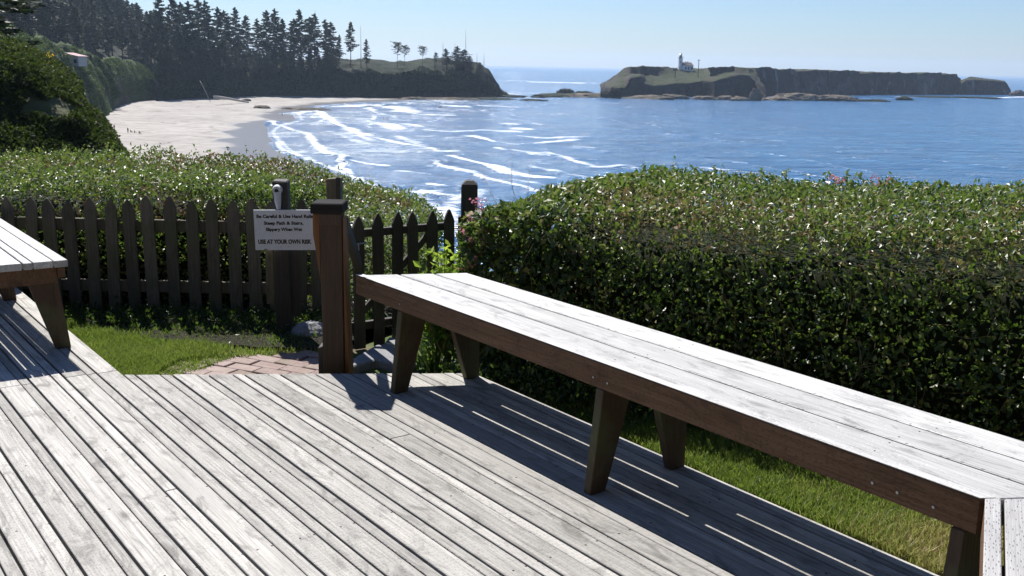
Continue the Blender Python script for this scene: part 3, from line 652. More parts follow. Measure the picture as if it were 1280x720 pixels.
def rbox_pts(n,L,Wd,H_,rad,rg,freq=1.3,amp=.10,shell=(-.14,.03),gap=None):
    """random points near the surface of a lumpy rounded box, local frame x 0..L, y 0..W, z 0..H"""
    out=[];nr=[]; tot=0; hs=np.array([L/2,Wd/2,H_/2]); c=np.array([L/2,Wd/2,H_/2])
    while tot<n:
        m_=n*6; q=rg.uniform(-.2,1.2,(m_,3))*0; q=np.stack([rg.uniform(-.2,L+.2,m_),rg.uniform(-.2,Wd+.2,m_),rg.uniform(0,H_+.2,m_)],1)
        p=np.abs(q-c)-(hs-rad); o_=np.maximum(p,0); d=np.linalg.norm(o_,axis=1)+np.minimum(p.max(1),0)-rad
        d=d-amp*fbm(q*freq,3)-.035*fbm(q*6,2)
        k=(d>shell[0])&(d<shell[1]); q=q[k]; p=p[k]; o_=o_[k]; d=d[k]
        nn=np.where((o_.sum(1)>0)[:,None],o_,0); am=np.argmax(p,1); e=np.zeros_like(nn); e[np.arange(len(e)),am]=1; nn=np.where((o_.sum(1)>1e-6)[:,None],nn,e)*np.sign(q-c); nn/=np.linalg.norm(nn,axis=1)[:,None]+1e-9
        out.append(q); nr.append(nn); tot+=len(q)
    return np.concatenate(out)[:n],np.concatenate(nr)[:n]
def core_mesh(name,L,Wd,H_,rad,mat,inset=.13,amp=.10,freq=1.3,res=.12):
    b=bmesh.new(); bmesh.ops.create_cube(b,size=1.); bmesh.ops.subdivide_edges(b,edges=b.edges[:],cuts=24,use_grid_fill=True)
    hs=np.array([L/2-inset,Wd/2-inset,H_/2]); V=np.array([v.co[:] for v in b.verts])*2*hs
    p=np.clip(V,-(hs-rad*.8),hs-rad*.8); dd=V-p; ln=np.linalg.norm(dd,axis=1)[:,None]; V=np.where(ln>0,p+dd/np.maximum(ln,1e-9)*np.minimum(ln,rad*.8),V)
    V=V+np.array([L/2,Wd/2,H_/2-inset]); nn=V-np.array([L/2,Wd/2,H_/2]); nn/=np.linalg.norm(nn,axis=1)[:,None]; V=V+nn*(amp*fbm(V*freq,3))[:,None]
    for v,q in zip(b.verts,V): v.co=q
    me=bpy.data.meshes.new(name); b.to_mesh(me); b.free(); me.materials.append(mat); return me
hedge_leaf=leafmat('hedge_leaf',[(0,(.018,.036,.010)),(.28,(.042,.074,.018)),(.48,(.10,.135,.032)),(.66,(.20,.22,.06)),(.82,(.31,.29,.11)),(.93,(.26,.18,.09)),(1,(.16,.08,.045))],.43,.30,.42)
hedge_brown=leafmat('clipped_leaf',[(0,(.06,.07,.02)),(.3,(.16,.16,.05)),(.6,(.34,.28,.15)),(.85,(.30,.20,.11)),(1,(.22,.11,.06))],.35,.2,.5,(.3,.25,.06))
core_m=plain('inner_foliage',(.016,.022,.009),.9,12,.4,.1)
twig_m=plain('dry_twig',(.22,.17,.09),.8,30,.3,.2)
def twigs(mb,P_,N,ln,rg,rad=.0016,up=0.):
    for p,n_ in zip(P_,N):
        d=n_*.5+rg.normal(size=3)*.5+np.array([0,0,up]); d/=np.linalg.norm(d); L_=ln*rg.uniform(.5,1.3); m_=p+d*L_*.5+rg.normal(size=3)*.02
        mb.tube([tuple(p),tuple(m_),tuple(p+d*L_)],[rad,rad*.8,rad*.4],3,rg.random(),False)
# right hedge
A_=np.array([-.36,5.77]); B_=np.array([4.7,2.98]); hdv=(B_-A_); LH=float(np.linalg.norm(hdv)); han=math.atan2(hdv[1],hdv[0])
hr=empty('clipped_hedge',(A_[0],A_[1],GZ),han,'dense glossy green hedge behind the long bench, pink blossom at its left end','hedge')
HW,HH=2.3,1.09
rg=np.random.default_rng(11)
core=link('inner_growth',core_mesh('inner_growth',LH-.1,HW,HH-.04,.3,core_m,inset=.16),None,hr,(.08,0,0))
Pq,N=rbox_pts(125000,LH,HW,HH,.13,rg,amp=.045,shell=(-.11,.02))
keep=(Pq[:,2]>.02)&~((Pq[:,1]>HW-.05)&(Pq[:,2]<HH-.35)); Pq=Pq[keep];N=N[keep]
# height varies gently
Pq[:,2]*=1-.10*np.clip(1-Pq[:,0]/.45,0,1)
Pq[:,2]+=(.05*fbm(Pq*np.array([.8,.8,0]),2)+.14*np.clip(Pq[:,0]-2.0,0,3)/2)*(Pq[:,2]/HH)
front=(Pq[:,1]<.95)&(Pq[:,2]>HH-.17)&(Pq[:,2]<HH+.1); zone=fbm(Pq*np.array([.9,1.5,1.5])+5,3)
br=front&(zone+rg.normal(size=len(Pq))*.35>-.12)&(Pq[:,0]>.7)
rn=np.clip(rg.beta(2.2,3.2,len(Pq))+.22*fbm(Pq*1.6,2),0,1); dead=rg.random(len(Pq))<.05; rn[dead]=rg.uniform(.9,1,dead.sum())
rn=np.clip(rn-.18*((Pq[:,2]<HH-.25)&(Pq[:,1]<.4)),0,1)  # front face leaves pushed darker, shade put into their tone
def leafobj(name,P_,N,size,rn_,mat,parent,rg,**k):
    V,Fc=leaves(P_,N,size,rg,**k); return link(name,npmesh(name,V,Fc,mat,False,fattr={'rnd':np.repeat(rn_,2)}),None,parent)
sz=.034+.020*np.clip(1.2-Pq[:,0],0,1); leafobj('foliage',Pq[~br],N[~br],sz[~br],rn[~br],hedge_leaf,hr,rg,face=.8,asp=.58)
leafobj('clipped_leaves',Pq[br],N[br],.028,rg.random(br.sum()),hedge_brown,hr,rg,asp=.42,face=.8)
# shoots standing out of the top
q,nq=rbox_pts(9000,LH,HW,HH,.13,rg,amp=.045,shell=(.0,.02)); tp=(q[:,2]>HH-.2); q=q[tp][:560]; q=q[q[:,0]>.5]; V_=[];N_=[]
for p in q:
    L_=rg.uniform(.01,.07); dx=rg.normal(size=3)*.25+np.array([0,0,1])
    for s_ in np.linspace(.2,1,6): V_.append(p+dx*L_*s_+rg.normal(size=3)*.012); N_.append(dx*.8)
leafobj('shoots',np.array(V_),np.array(N_),.034,rg.uniform(.3,.86,len(V_)),hedge_leaf,hr,rg)
mb=MB(); q,nq=rbox_pts(2600,LH,HW,HH,.26,rg,amp=.09,shell=(-.08,.02)); k_=(q[:,1]<.35)&(q[:,2]<HH-.05)&(q[:,0]>.3); q=q[k_][:420]; nq=nq[k_][:420]
twigs(mb,q,nq,.16,rg,.0017,.8); q2=q[::3]; twigs(mb,q2,nq[::3],.3,rg,.0022,1.6)
mb.build('twigs',twig_m,hr)['kind']='stuff'
pink=leafmat('pink_petal',[(0,(.45,.12,.18)),(1,(.70,.32,.38))],.6,.3,.2,(.8,.3,.4))
V_=[];N_=[]
blo=[(594,250),(600,262),(604,254),(590,272),(596,284),(604,292),(612,288),(588,300),(585,308),(598,300),(606,302),(590,316),(598,322),(583,335),(588,342),(592,330),(1040,222),(1050,226),(1090,222),(1100,227),(1112,225),(1270,290),(580,290),(586,278)]
inv=np.array([[math.cos(han),math.sin(han)],[-math.sin(han),math.cos(han)]])
for (x,y) in blo:
    if x<650: pt=GY(x,y,5.74+rg.uniform(-.03,.06))
    elif x<1200: pt=G(x,y,.93)
    else: pt=GY(x,y,4.75)
    l2=inv@(pt[:2]-A_); c0=np.array([l2[0],l2[1],pt[2]-GZ])
    for _ in range(16): V_.append(c0+rg.normal(size=3)*np.array([.016,.016,.018])); N_.append(rg.normal(size=3))
leafobj('blossom',np.array(V_),np.array(N_),.016,rg.random(len(V_)),pink,hr,rg,asp=.8)
# left hedge
hl=empty('broad_hedge',(-7.45,7.27,GZ),R(1.),'broad low hedge with small glinting leaves and reddish patches, above the left picket fence','hedge')
LL,LW,LHt=6.75,2.7,.93
rg=np.random.default_rng(12)
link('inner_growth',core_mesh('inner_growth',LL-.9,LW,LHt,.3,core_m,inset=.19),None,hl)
Pq,N=rbox_pts(88000,LL,LW,LHt,.27,rg,amp=.07,shell=(-.13,.03)); keep=(Pq[:,2]>.05)&(Pq[:,0]>2.3)&~((Pq[:,1]>LW-.05)&(Pq[:,2]<LHt-.4)); Pq=Pq[keep];N=N[keep]
def lower(Pq):   # right end falls away
    k_=np.clip((Pq[:,0]-(LL-1.9))/1.9,0,1); Pq[:,2]*=(1-.45*k_**1.7)*(1-.05*Pq[:,1]/LW); return Pq
Pq=lower(Pq)
zone=fbm(Pq*np.array([.8,1.8,1.]),3); br=(Pq[:,2]>LHt-.35)&(zone+rg.normal(size=len(Pq))*.2>.18)
rn=np.clip(rg.beta(2.2,3.,len(Pq))+.25*fbm(Pq*1.7,2),0,1)
xo=rg.uniform(-4.6,-1.2,5200); zo=.72-np.abs(rg.normal(0,.13,5200))*(1.7-.9*(xo+4.6)/3.4); oo=np.stack([xo,rg.uniform(7.14,7.26,5200),zo],1); oo=oo[fbm(oo*np.array([2.5,1,2.5]),3)>-.12]
leafobj('overhanging_leaves',oo-np.array([-7.45,7.27,0])-np.array([0,0,GZ]),np.tile([0,-.6,.3],(len(oo),1)),.036,np.clip(rg.beta(2,3,len(oo)),0,1),hedge_leaf,hl,rg)
leafobj('foliage',Pq[~br],N[~br],.037,rn[~br],hedge_leaf,hl,rg,face=.8,asp=.58)
leafobj('reddish_leaves',Pq[br],N[br],.036,rg.random(br.sum()),leafmat('reddish_leaf',[(0,(.07,.09,.02)),(.4,(.19,.16,.07)),(.75,(.22,.11,.07)),(1,(.15,.06,.04))],.36,.2,.55,(.3,.2,.05)),hl,rg,face=.7)
q,nq=rbox_pts(9000,LL,LW,LHt,.27,rg,amp=.10,shell=(.0,.03)); tp=(q[:,2]>LHt-.25)&(q[:,0]>2.3); q=lower(q[tp][:700]); V_=[];N_=[]
for p in q:
    L_=rg.uniform(.02,.08); dx=rg.normal(size=3)*.25+np.array([0,0,1])
    for s_ in np.linspace(.2,1,5): V_.append(p+dx*L_*s_+rg.normal(size=3)*.012); N_.append(dx*.8)
leafobj('shoots',np.array(V_),np.array(N_),.034,rg.uniform(.3,.9,len(V_)),hedge_leaf,hl,rg)
mb=MB(); q,nq=rbox_pts(2600,LL,LW,LHt,.27,rg,amp=.10,shell=(-.08,.02)); k_=(q[:,1]<.3)&(q[:,0]>2.3); q=q[k_][:260]; nq=nq[k_][:260]; twigs(mb,q,nq,.18,rg,.0018,.3); mb.build('twigs',twig_m,hl)['kind']='stuff'

# bright yellow-green shrub behind the far end of the bench
bright=leafmat('young_leaf',[(0,(.07,.14,.02)),(.5,(.17,.27,.03)),(1,(.32,.40,.05))],.35,.45,.4,(.5,.7,.08))
sc0=GY(556,335,5.95); shrub=empty('young_shrub',(float(sc0[0]),5.95,GZ),0,'low yellow-green shrub between the gate and the end of the long bench','shrub')
rg=np.random.default_rng(13); V_=[];N_=[];mb=MB()
for i in range(150):
    a=rg.uniform(0,2*math.pi); L_=rg.uniform(.42,.80); rr_=rg.uniform(.02,.20); tip=np.array([rr_*math.cos(a)*1.25,rr_*math.sin(a),L_*(1-.15*rr_/.2)])
    mb.tube([(0,0,0),tuple(tip*np.array([.5,.5,.6])),tuple(tip)],[.004,.003,.001],4,None,False)
    for s_ in np.linspace(.45,1,11): V_.append(tip*np.array([s_,s_,s_])+rg.normal(size=3)*.022); N_.append(np.array([math.cos(a),math.sin(a),.7]))
mb.build('stems',twig_m,shrub); V_=np.array(V_); 
leafobj('foliage',V_,np.array(N_),.05,np.clip((V_[:,2]-.35)/.5+rg.normal(size=len(V_))*.15,0,1),bright,shrub,rg,asp=.55)
# strappy plant under the bench end
def strap_plant(name,loc,n,L0,spread,rg,mat,label,cat='plant',w=.008):
    V=[];Fc=[];rn_=[]
    for i in range(n):
        a=rg.uniform(0,2*math.pi); L_=L0*rg.uniform(.6,1.2); out=spread*rg.uniform(.4,1.3); b=len(V); d=np.array([math.cos(a),math.sin(a),0]); sd=np.array([-math.sin(a),math.cos(a),0])*w; c0=rg.normal(size=3)*np.array([.05,.05,0])
        for k,u in enumerate(np.linspace(0,1,6)):
            p=c0+d*out*u**1.3+np.array([0,0,L_*(u-.45*u*u*out/spread)]); ww=1-u*.95; V+= [p-sd*ww,p+sd*ww]
        for k in range(5): Fc.append([b+2*k,b+2*k+1,b+2*k+3,b+2*k+2]); rn_.append(rg.random())
    o=link(name,npmesh(name,np.array(V),np.array(Fc),mat,False,fattr={'rnd':rn_}),None,None,loc); return tag(o,label,cat)
strap_m=leafmat('strap_leaf',[(0,(.03,.07,.015)),(.6,(.08,.14,.03)),(1,(.25,.26,.09))],.4,.3,.4)
strap_plant('strappy_plant',tuple(G(545,462,GZ)),90,.42,.26,rg,strap_m,'tuft of strappy leaves behind the deck edge, between the far legs of the long bench')
strap_plant('strappy_plant',tuple(G(490,445,GZ)+np.array([.1,.45,0])),40,.3,.2,rg,strap_m,'small tuft of blades at the foot of the gate, left of the first bench leg')
# low dark weeds under the left hedge, filling out the painted shade strip
q=[];nq=[]
rg=np.random.default_rng(14)
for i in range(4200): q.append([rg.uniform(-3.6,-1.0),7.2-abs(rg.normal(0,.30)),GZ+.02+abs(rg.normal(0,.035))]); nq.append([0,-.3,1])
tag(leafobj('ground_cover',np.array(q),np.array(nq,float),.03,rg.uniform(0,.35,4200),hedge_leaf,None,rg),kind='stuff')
q=[];nq=[]
for i in range(9000):
    t=rg.uniform(0,1); x=-.4+t*3.0; y=5.55-.43*(x+.2)+rg.normal(0,.12); q.append([x,y,GZ+abs(rg.normal(0,.09))]); nq.append([0,-.3,1])
tag(leafobj('ground_cover',np.array(q),np.array(nq,float),.035,rg.uniform(0,.6,9000),hedge_leaf,None,rg),kind='stuff')

# grass blades
grass_m=leafmat('grass_blade',[(0,(.045,.085,.012)),(.4,(.085,.14,.022)),(.7,(.17,.20,.05)),(1,(.38,.29,.15))],.5,.40,.3,(.30,.42,.06))
def grass(poly,n,rg,h=.05,dry=None,dens=None):
    poly=np.array(poly); lo=poly.min(0);hi=poly.max(0); pts=[]
    while len(pts)<n:
        p=rg.uniform(lo,hi)
        if inpoly(p,poly): 
            if dens is None or rg.random()<dens(p): pts.append(p)
    P_=np.array(pts); n=len(P_); z=np.full(n,GZ-.004); H_=h*rg.uniform(.4,1.25,n)*(1+.4*fbm(np.stack([P_[:,0]*4,P_[:,1]*4,z*0],1),2)); a=rg.uniform(0,2*math.pi,n); w=.0022*rg.uniform(.7,1.4,n); le=rg.normal(size=(n,2))*.35*H_[:,None]
    b=np.stack([P_[:,0],P_[:,1],z],1); sd=np.stack([np.cos(a)*w,np.sin(a)*w,0*a],1); m_=b+np.stack([le[:,0]*.35,le[:,1]*.35,H_*.6],1); t=b+np.stack([le[:,0],le[:,1],H_],1)
    V=np.stack([b-sd,b+sd,m_-sd*.8,m_+sd*.8,t],1).reshape(-1,3); i=np.arange(n)*5
    Fc=np.stack([np.stack([i,i+1,i+3],1),np.stack([i,i+3,i+2],1),np.stack([i+2,i+3,i+4],1)],1).reshape(-1,3)
    rn_=rg.beta(2,3,n)
    if dry is not None: rn_=np.clip(rn_+dry(P_),0,1)
    return V,Fc,np.repeat(rn_,3)
rg=np.random.default_rng(15)
pl=[tuple(G(x,y,GZ)[:2]) for x,y in [(60,392),(100,408),(150,424),(270,436),(400,441),(400,445),(270,449),(225,454),(198,468),(190,478),(120,474)]]
V1,F1_,r1=grass(pl,52000,rg,.055,lambda P_:.30*fbm(np.stack([P_[:,0]*2,P_[:,1]*2,P_[:,0]*0],1),3)+.35*np.clip((P_[:,0]+1.95)*2,0,1),lambda p:1 if p[0]<-2.0 else max(.12,1-(p[0]+2.0)*3.5))
pr_=[tuple(G(x,y,GZ)[:2]) for x,y in [(600,478),(800,560),(860,586),(1190,730),(1300,720),(1300,600),(1100,570),(900,520),(700,470)]]
V2,F2_,r2=grass(pr_,90000,rg,.05,lambda P_:.30*fbm(np.stack([P_[:,0]*2.2,P_[:,1]*2.2,P_[:,0]*0],1),3)+.12+.6*np.clip((P_[:,0]-1.15)*1.6-(P_[:,1]-3.6)*1.3,0,1))
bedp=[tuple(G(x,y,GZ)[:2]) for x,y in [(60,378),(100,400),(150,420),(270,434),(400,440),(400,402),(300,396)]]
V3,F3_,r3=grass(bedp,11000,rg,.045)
r3=np.clip(r3*.6,0,1)  # darker blades on the painted shade strip
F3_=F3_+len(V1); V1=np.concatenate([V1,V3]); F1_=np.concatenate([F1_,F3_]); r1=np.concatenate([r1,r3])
bp2=[tuple(G(x,y,GZ)[:2]) for x,y in [(185,470),(215,456),(262,446),(300,447),(260,462),(220,474)]]
V3,F3_,r3=grass(bp2,2600,rg,.04)
F3_=F3_+len(V1); V1=np.concatenate([V1,V3]); F1_=np.concatenate([F1_,F3_]); r1=np.concatenate([r1,r3])
tag(link('grass',npmesh('grass',V1,F1_,grass_m,False,fattr={'rnd':r1}),None),kind='stuff')
tag(link('grass',npmesh('grass',V2,F2_,grass_m,False,fattr={'rnd':r2}),None),kind='stuff')

# ================================================================ DISTANT LAND
def loft(name,cols,nu,nv,mat,amp=3.,freq=.03,sm=True,rid=0.,ridf=.05,seed=0,vs=None,topd=.0):
    """cols: list of sections, each a list of points (x,y,z) foot->top->back; resampled to a dense sheet with relief"""
    A=np.array(cols,float); nc,nr,_=A.shape
    # arc parameter along columns
    def rs1(arr,n):
        d=np.linalg.norm(np.diff(arr.mean(1) if arr.ndim==3 else arr,axis=0),axis=1); t=np.concatenate([[0],np.cumsum(d)]); t/=t[-1]; u=np.linspace(0,1,n)
        return np.stack([np.stack([np.interp(u,t,arr[:,j,k]) for k in range(3)],-1) for j in range(arr.shape[1])],1)
    B=rs1(A,nu)                       # nu x nr x 3
    Bt=B.transpose(1,0,2); ns=Bt.shape[0]-1; wt=np.ones(ns); wt[0]=1.6; wt[-2:]=.35; wt/=wt.sum(); tk=np.concatenate([[0],np.cumsum(wt)]); uu=np.linspace(0,1,nv)
    C_=np.stack([np.stack([np.interp(uu,tk,Bt[:,j,k]) for k in range(3)],-1) for j in range(Bt.shape[1])],0)
    Pn=C_.reshape(-1,3); gu=np.gradient(C_,axis=0); gv=np.gradient(C_,axis=1); nn=np.cross(gu,gv).reshape(-1,3); nn/=np.linalg.norm(nn,axis=1)[:,None]+1e-9
    if nn[:,2].mean()<0: nn=-nn
    dsp=amp*fbm(Pn*freq+seed,5,.55)
    if rid: dsp=dsp+rid*(1-2*np.abs(fbm(np.stack([Pn[:,0]*ridf,Pn[:,1]*ridf,Pn[:,2]*ridf*.15],1)+seed,3)))
    dsp=dsp*(1-topd*np.clip((nn[:,2]-.6)/.3,0,1))
    Pn=Pn+nn*dsp[:,None]
    i=(np.arange(nu-1)[:,None]*nv+np.arange(nv-1)[None,:]).ravel(); Fq=np.stack([i,i+1,i+nv+1,i+nv],1)
    return npmesh(name,Pn,Fq,mat,sm), Pn.reshape(nu,nv,3)
def rockveg(name,rock,veg,vegz=.35,dark=.5,scale=.08,strata=True,tan=None):
    m=M(name); geo=m.node('ShaderNodeNewGeometry'); sx=m.node('ShaderNodeSeparateXYZ'); m.L(geo.outputs['Normal'],sx.inputs[0]); nz=sx.outputs[2]
    v=m.coord((1,1,1)); a=m.noise(v,scale,6,.65,.3); b=m.noise(m.coord((scale*1.5,scale*1.5,scale*7)),1.,5,.65,.5); c=m.noise(v,scale*9,4,.65)
    rc=m.mix(m.ramp(b,[(.3,0),(.7,1)]),tuple(x*dark for x in rock),rock); rc=m.mix(m.math('MULTIPLY',m.ramp(m.noise(m.coord((scale*4,scale*4,scale*.8)),1.,5,.6),[(.45,0),(.7,1)]),.5),rc,tuple(x*.5 for x in rock))
    if tan: rc=m.mix(m.math('MULTIPLY',m.ramp(m.noise(m.coord((scale*5,scale*5,scale*.5)),1.,4,.6,.3),[(.60,0),(.68,1)]),.5),rc,(.26,.26,.25)); rc=m.mix(m.math('MULTIPLY',m.ramp(a,[(.55,0),(.66,1)]),.9),rc,tan)
    vg=m.mix(m.ramp(a,[(.35,0),(.65,1)]),tuple(x*.55 for x in veg),veg); vg=m.mix(m.ramp(c,[(.35,0),(.7,1)]),tuple(x*.5 for x in veg),vg)
    k=m.ramp(m.math('ADD',nz,m.math('MULTIPLY',m.math('SUBTRACT',a,.5),.9)),[(vegz-.08,0),(vegz+.08,1)])
    return m.set(m.mix(k,rc,vg),.9,m.bump(m.math('ADD',c,b),.8,1.2),.15)
cliff_m=rockveg('cliff_rock_and_scrub',(.06,.054,.047),(.018,.028,.009),.25)
slope_m=rockveg('green_slope',(.07,.068,.045),(.060,.090,.020),.15,.55,.06)
forest_floor=rockveg('forest_floor',(.025,.024,.017),(.014,.02,.008),.2)
isle_m=rockveg('island_rock_and_grass',(.060,.050,.042),(.042,.052,.017),.84,.45,.05)
isle_far=rockveg('far_island_rock',(.060,.050,.044),(.06,.06,.03),.75,.45,.02,tan=(.12,.105,.095))
reef_m=rockveg('reef_rock',(.24,.20,.155),(.08,.07,.045),.98,.35,.12,tan=(.40,.35,.27))

def sect(px,rows):
    """rows: (py, kind) foot on the sea then (py,dY) further back"""
    f_=G(px,rows[0],SEA-1.); out=[f_]
    for py,dY in rows[1]:
        out.append(GY(px,py,f_[1]+dY))
    last=out[-1].copy(); last=last+np.array([last[0]/last[1]*120,120,-14]); out.append(last); l2=last+np.array([last[0]/last[1]*160,160,-0.]); l2[2]=SEA-6; out.append(l2); return out
# headland with the wood
HC=[sect(px,(fy,[(y1,d1),(y2,d2),(y3,d3)])) for px,fy,y1,d1,y2,d2,y3,d3 in [(a,b,c,d*.45,e,f*.8,g,h) for a,b,c,d,e,f,g,h in [
 (190,133,95,25,80,70,45,170),(215,131,98,25,82,80,55,200),(250,129,98,25,84,80,63,200),(300,126,98,25,84,70,72,170),(345,125,95,22,84,60,76,130),(385,125,93,20,84,45,78,100),
 (430,125,92,18,84,40,78,90),(470,125,92,15,83,40,77,90),(505,125,93,14,85,30,77.5,80),(530,125,93,14,86,25,76,70),(560,124,93,14,87,25,79,60),(580,124,93,13,86,25,81,50),(595,124,95,12,87,22,83,40),(606,123.6,102,10,94,18,91,30),(616,123,110,8,105,14,103,22),(625,122.5,118,5,117,9,116.5,12),(631,122,121,3,121,5,120.8,8)]]]
me,HG=loft('headland',HC,300,90,cliff_m,amp=3.2,freq=.05,rid=3.2,ridf=.035); tag(link('headland',me,None),kind='structure')
# forested hillside at the left
FC=[sect(px,(fy,[(y1,d1),(y2,d2),(y3,d3)])) for px,fy,y1,d1,y2,d2,y3,d3 in [
 (-140,205,60,70,20,140,-90,330),(-60,190,60,75,25,140,-60,320),(0,172,66,80,30,140,-22,300),(60,150,76,70,45,130,2,280),(110,142,84,60,60,120,25,260),(150,136,92,50,70,110,42,240),(200,131.5,97,32,78,90,56,210),(225,130.5,100,26,82,80,60,190)]]
me,FG=loft('wooded_hillside',FC,120,50,forest_floor,amp=3,freq=.02); tag(link('hillside',me,None),kind='structure')
# green ribbed slopes in front
SC_=[sect(px,(fy,[(y1,d1),(y2,d2),(y3,d3)])) for px,fy,y1,d1,y2,d2,y3,d3 in [
 (-40,250,150,18,70,40,30,90),(10,215,130,20,66,45,44,100),(50,187,120,24,72,50,56,95),(85,168,118,24,80,50,68,80),(110,156,112,25,86,48,78,70),(128,149,112,22,92,40,84,60),(140,146,118,14,100,26,92,45)]]
me,_=loft('grassy_slope',SC_,170,70,slope_m,amp=2.5,freq=.03,rid=4.5,ridf=.06,seed=4); tag(link('grassy_slope',me,None),kind='structure')
SC2=[sect(px,(fy,[(y1,d1),(y2,d2),(y3,d3)])) for px,fy,y1,d1,y2,d2,y3,d3 in [
 (128,148,105,15,86,30,74,50),(140,143,98,16,82,30,73,50),(155,137,95,15,82,28,75,45),(170,134,97,12,86,22,79,38),(184,132.5,98,10,90,18,85,30),(196,132,106,7,99,12,95,20),(205,132,122,4,118,7,116,11),(209,132,130,2,130,4,130,6)]]
me,_=loft('rounded_bluff',SC2,110,60,slope_m,amp=1.6,freq=.04,rid=1.2,ridf=.08,seed=9); tag(link('rounded_bluff',me,None),kind='structure')
# near mound, left
def mk_mound():
    cols=[]
    prof=[(-140,30),(-60,44),(0,50),(30,60),(55,73),(75,86),(92,100),(104,126),(118,133),(130,150),(141,170),(149,190),(154,215)]
    for px,ty in prof:
        Y0=34+max(0,px)*.02; c=[]
        fy=240
        top=GY(px,ty,Y0+7)
        fr=[(fy,-2.0),(ty+(fy-ty)*.55,0.5),(ty+(fy-ty)*.25,1.8),(ty+(fy-ty)*.06,4.0)]
        for y,dY in fr: c.append(GY(px,y,Y0+dY))
        c.append(top); b=top*np.array([1+9/top[1],1+9/top[1],1])+np.array([-2.5,0,-1.5]); c.append(b); b2=b*np.array([1+10/b[1],1+10/b[1],1])+np.array([-4,0,-14]); c.append(b2); cols.append(c)
    m=rockveg('mound_scrub',(.24,.20,.15),(.05,.07,.016),-.3,.5,.5)
    m=M('mound_soil'); v=m.coord(); geo=m.node('ShaderNodeNewGeometry'); sx=m.node('ShaderNodeSeparateXYZ'); m.L(geo.outputs['Position'],sx.inputs[0])
    a=m.noise(v,.6,6,.65,.4); b=m.noise(m.coord((.5,.5,3)),1.,5,.6)
    soil=m.mix(m.ramp(b,[(.3,0),(.7,1)]),(.10,.075,.05),(.26,.21,.15)); vg=m.mix(m.ramp(a,[(.35,0),(.65,1)]),(.022,.032,.010),(.05,.07,.018))
    m.set(m.mix(.72,soil,vg),.9,m.bump(m.math('ADD',a,b),.7,.2),.15)
    me,Cg=loft('mound',cols,120,60,m.m,amp=.55,freq=.35,seed=2); return me,Cg
me,MG=mk_mound(); tag(link('mound',me,None),kind='structure')
V=np.array([v.co[:] for v in me.vertices]).reshape(MG.shape)
rg=np.random.default_rng(21)
nu,nv=V.shape[:2]; n=60000
iu=rg.uniform(0,nu-1.01,n); iv=rg.uniform(0,(nv-1.01)*.80,n); a=iu.astype(int); b=iv.astype(int); fu=(iu-a)[:,None]; fv=(iv-b)[:,None]
Pm=V[a,b]*(1-fu)*(1-fv)+V[a+1,b]*fu*(1-fv)+V[a,b+1]*(1-fu)*fv+V[a+1,b+1]*fu*fv
gu=V[a+1,b]-V[a,b]; gv=V[a,b+1]-V[a,b]; Nm=np.cross(gu,gv); Nm/=np.linalg.norm(Nm,axis=1)[:,None]; Nm=np.where(Nm[:,2:3]<0,-Nm,Nm)
# exposed earth band kept bare
dirp=Pm-CAM; pyv=360-F*(dirp@up)/(dirp@fw); 
zb0=float(GY(30,147,34.5)[2]); zb1=float(GY(30,127,34.5)[2]); xb0=float(GY(5,140,34.5)[0]); xb1=float(GY(66,140,34.5)[0])
nzs=.25*fbm(Pm*np.array([.8,.8,.8]),3)
bare=(Pm[:,2]+nzs>zb0)&(Pm[:,2]+nzs<zb1)&(Pm[:,0]>xb0)&(Pm[:,0]<xb1)&(iv<nv*.5)
clump=fbm(Pm*.7,3); keep=~bare
Pm=Pm[keep]+Nm[keep]*(rg.uniform(-.05,.28,keep.sum())*(1+clump[keep]))[:,None]
hue=np.clip(rg.beta(2,3,keep.sum())*.8+.35*clump[keep]+.22*np.clip((iv[keep]/nv-.45)*3,0,1),0,1)  # lighter towards the crest: sunlit rim put into the leaf colour
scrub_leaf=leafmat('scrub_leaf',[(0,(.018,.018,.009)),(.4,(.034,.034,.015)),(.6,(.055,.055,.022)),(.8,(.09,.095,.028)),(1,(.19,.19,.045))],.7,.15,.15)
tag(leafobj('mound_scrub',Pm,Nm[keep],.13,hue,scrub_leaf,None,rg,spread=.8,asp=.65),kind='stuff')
# grassy lip on the mound
yf=GY(60,75,45.); rg=np.random.default_rng(22)
fl=empty('yellow_flower_clump',tuple(yf-np.array([0,0,.45])),0,'bright yellow flower clump at the edge of the scrubby mound, upper left','flowers')
mb=MB(); 
for i in range(14): a=rg.uniform(0,6.28); mb.tube([(0,0,-.6),(math.cos(a)*.12,math.sin(a)*.12,.2+rg.uniform(0,.2))],[.015,.006],4)
mb.build('stems',scrub_leaf,fl); q=rg.normal(size=(120,3))*np.array([.12,.1,.13])+[0,0,.42]
leafobj('petals',q,q-np.array([0,0,.42]),.10,rg.random(120),leafmat('yellow_petal',[(0,(.75,.40,.02)),(1,(.85,.6,.04))],.5,.35,.2,(.9,.6,.05)),fl,rg,asp=.8)['kind']='stuff'

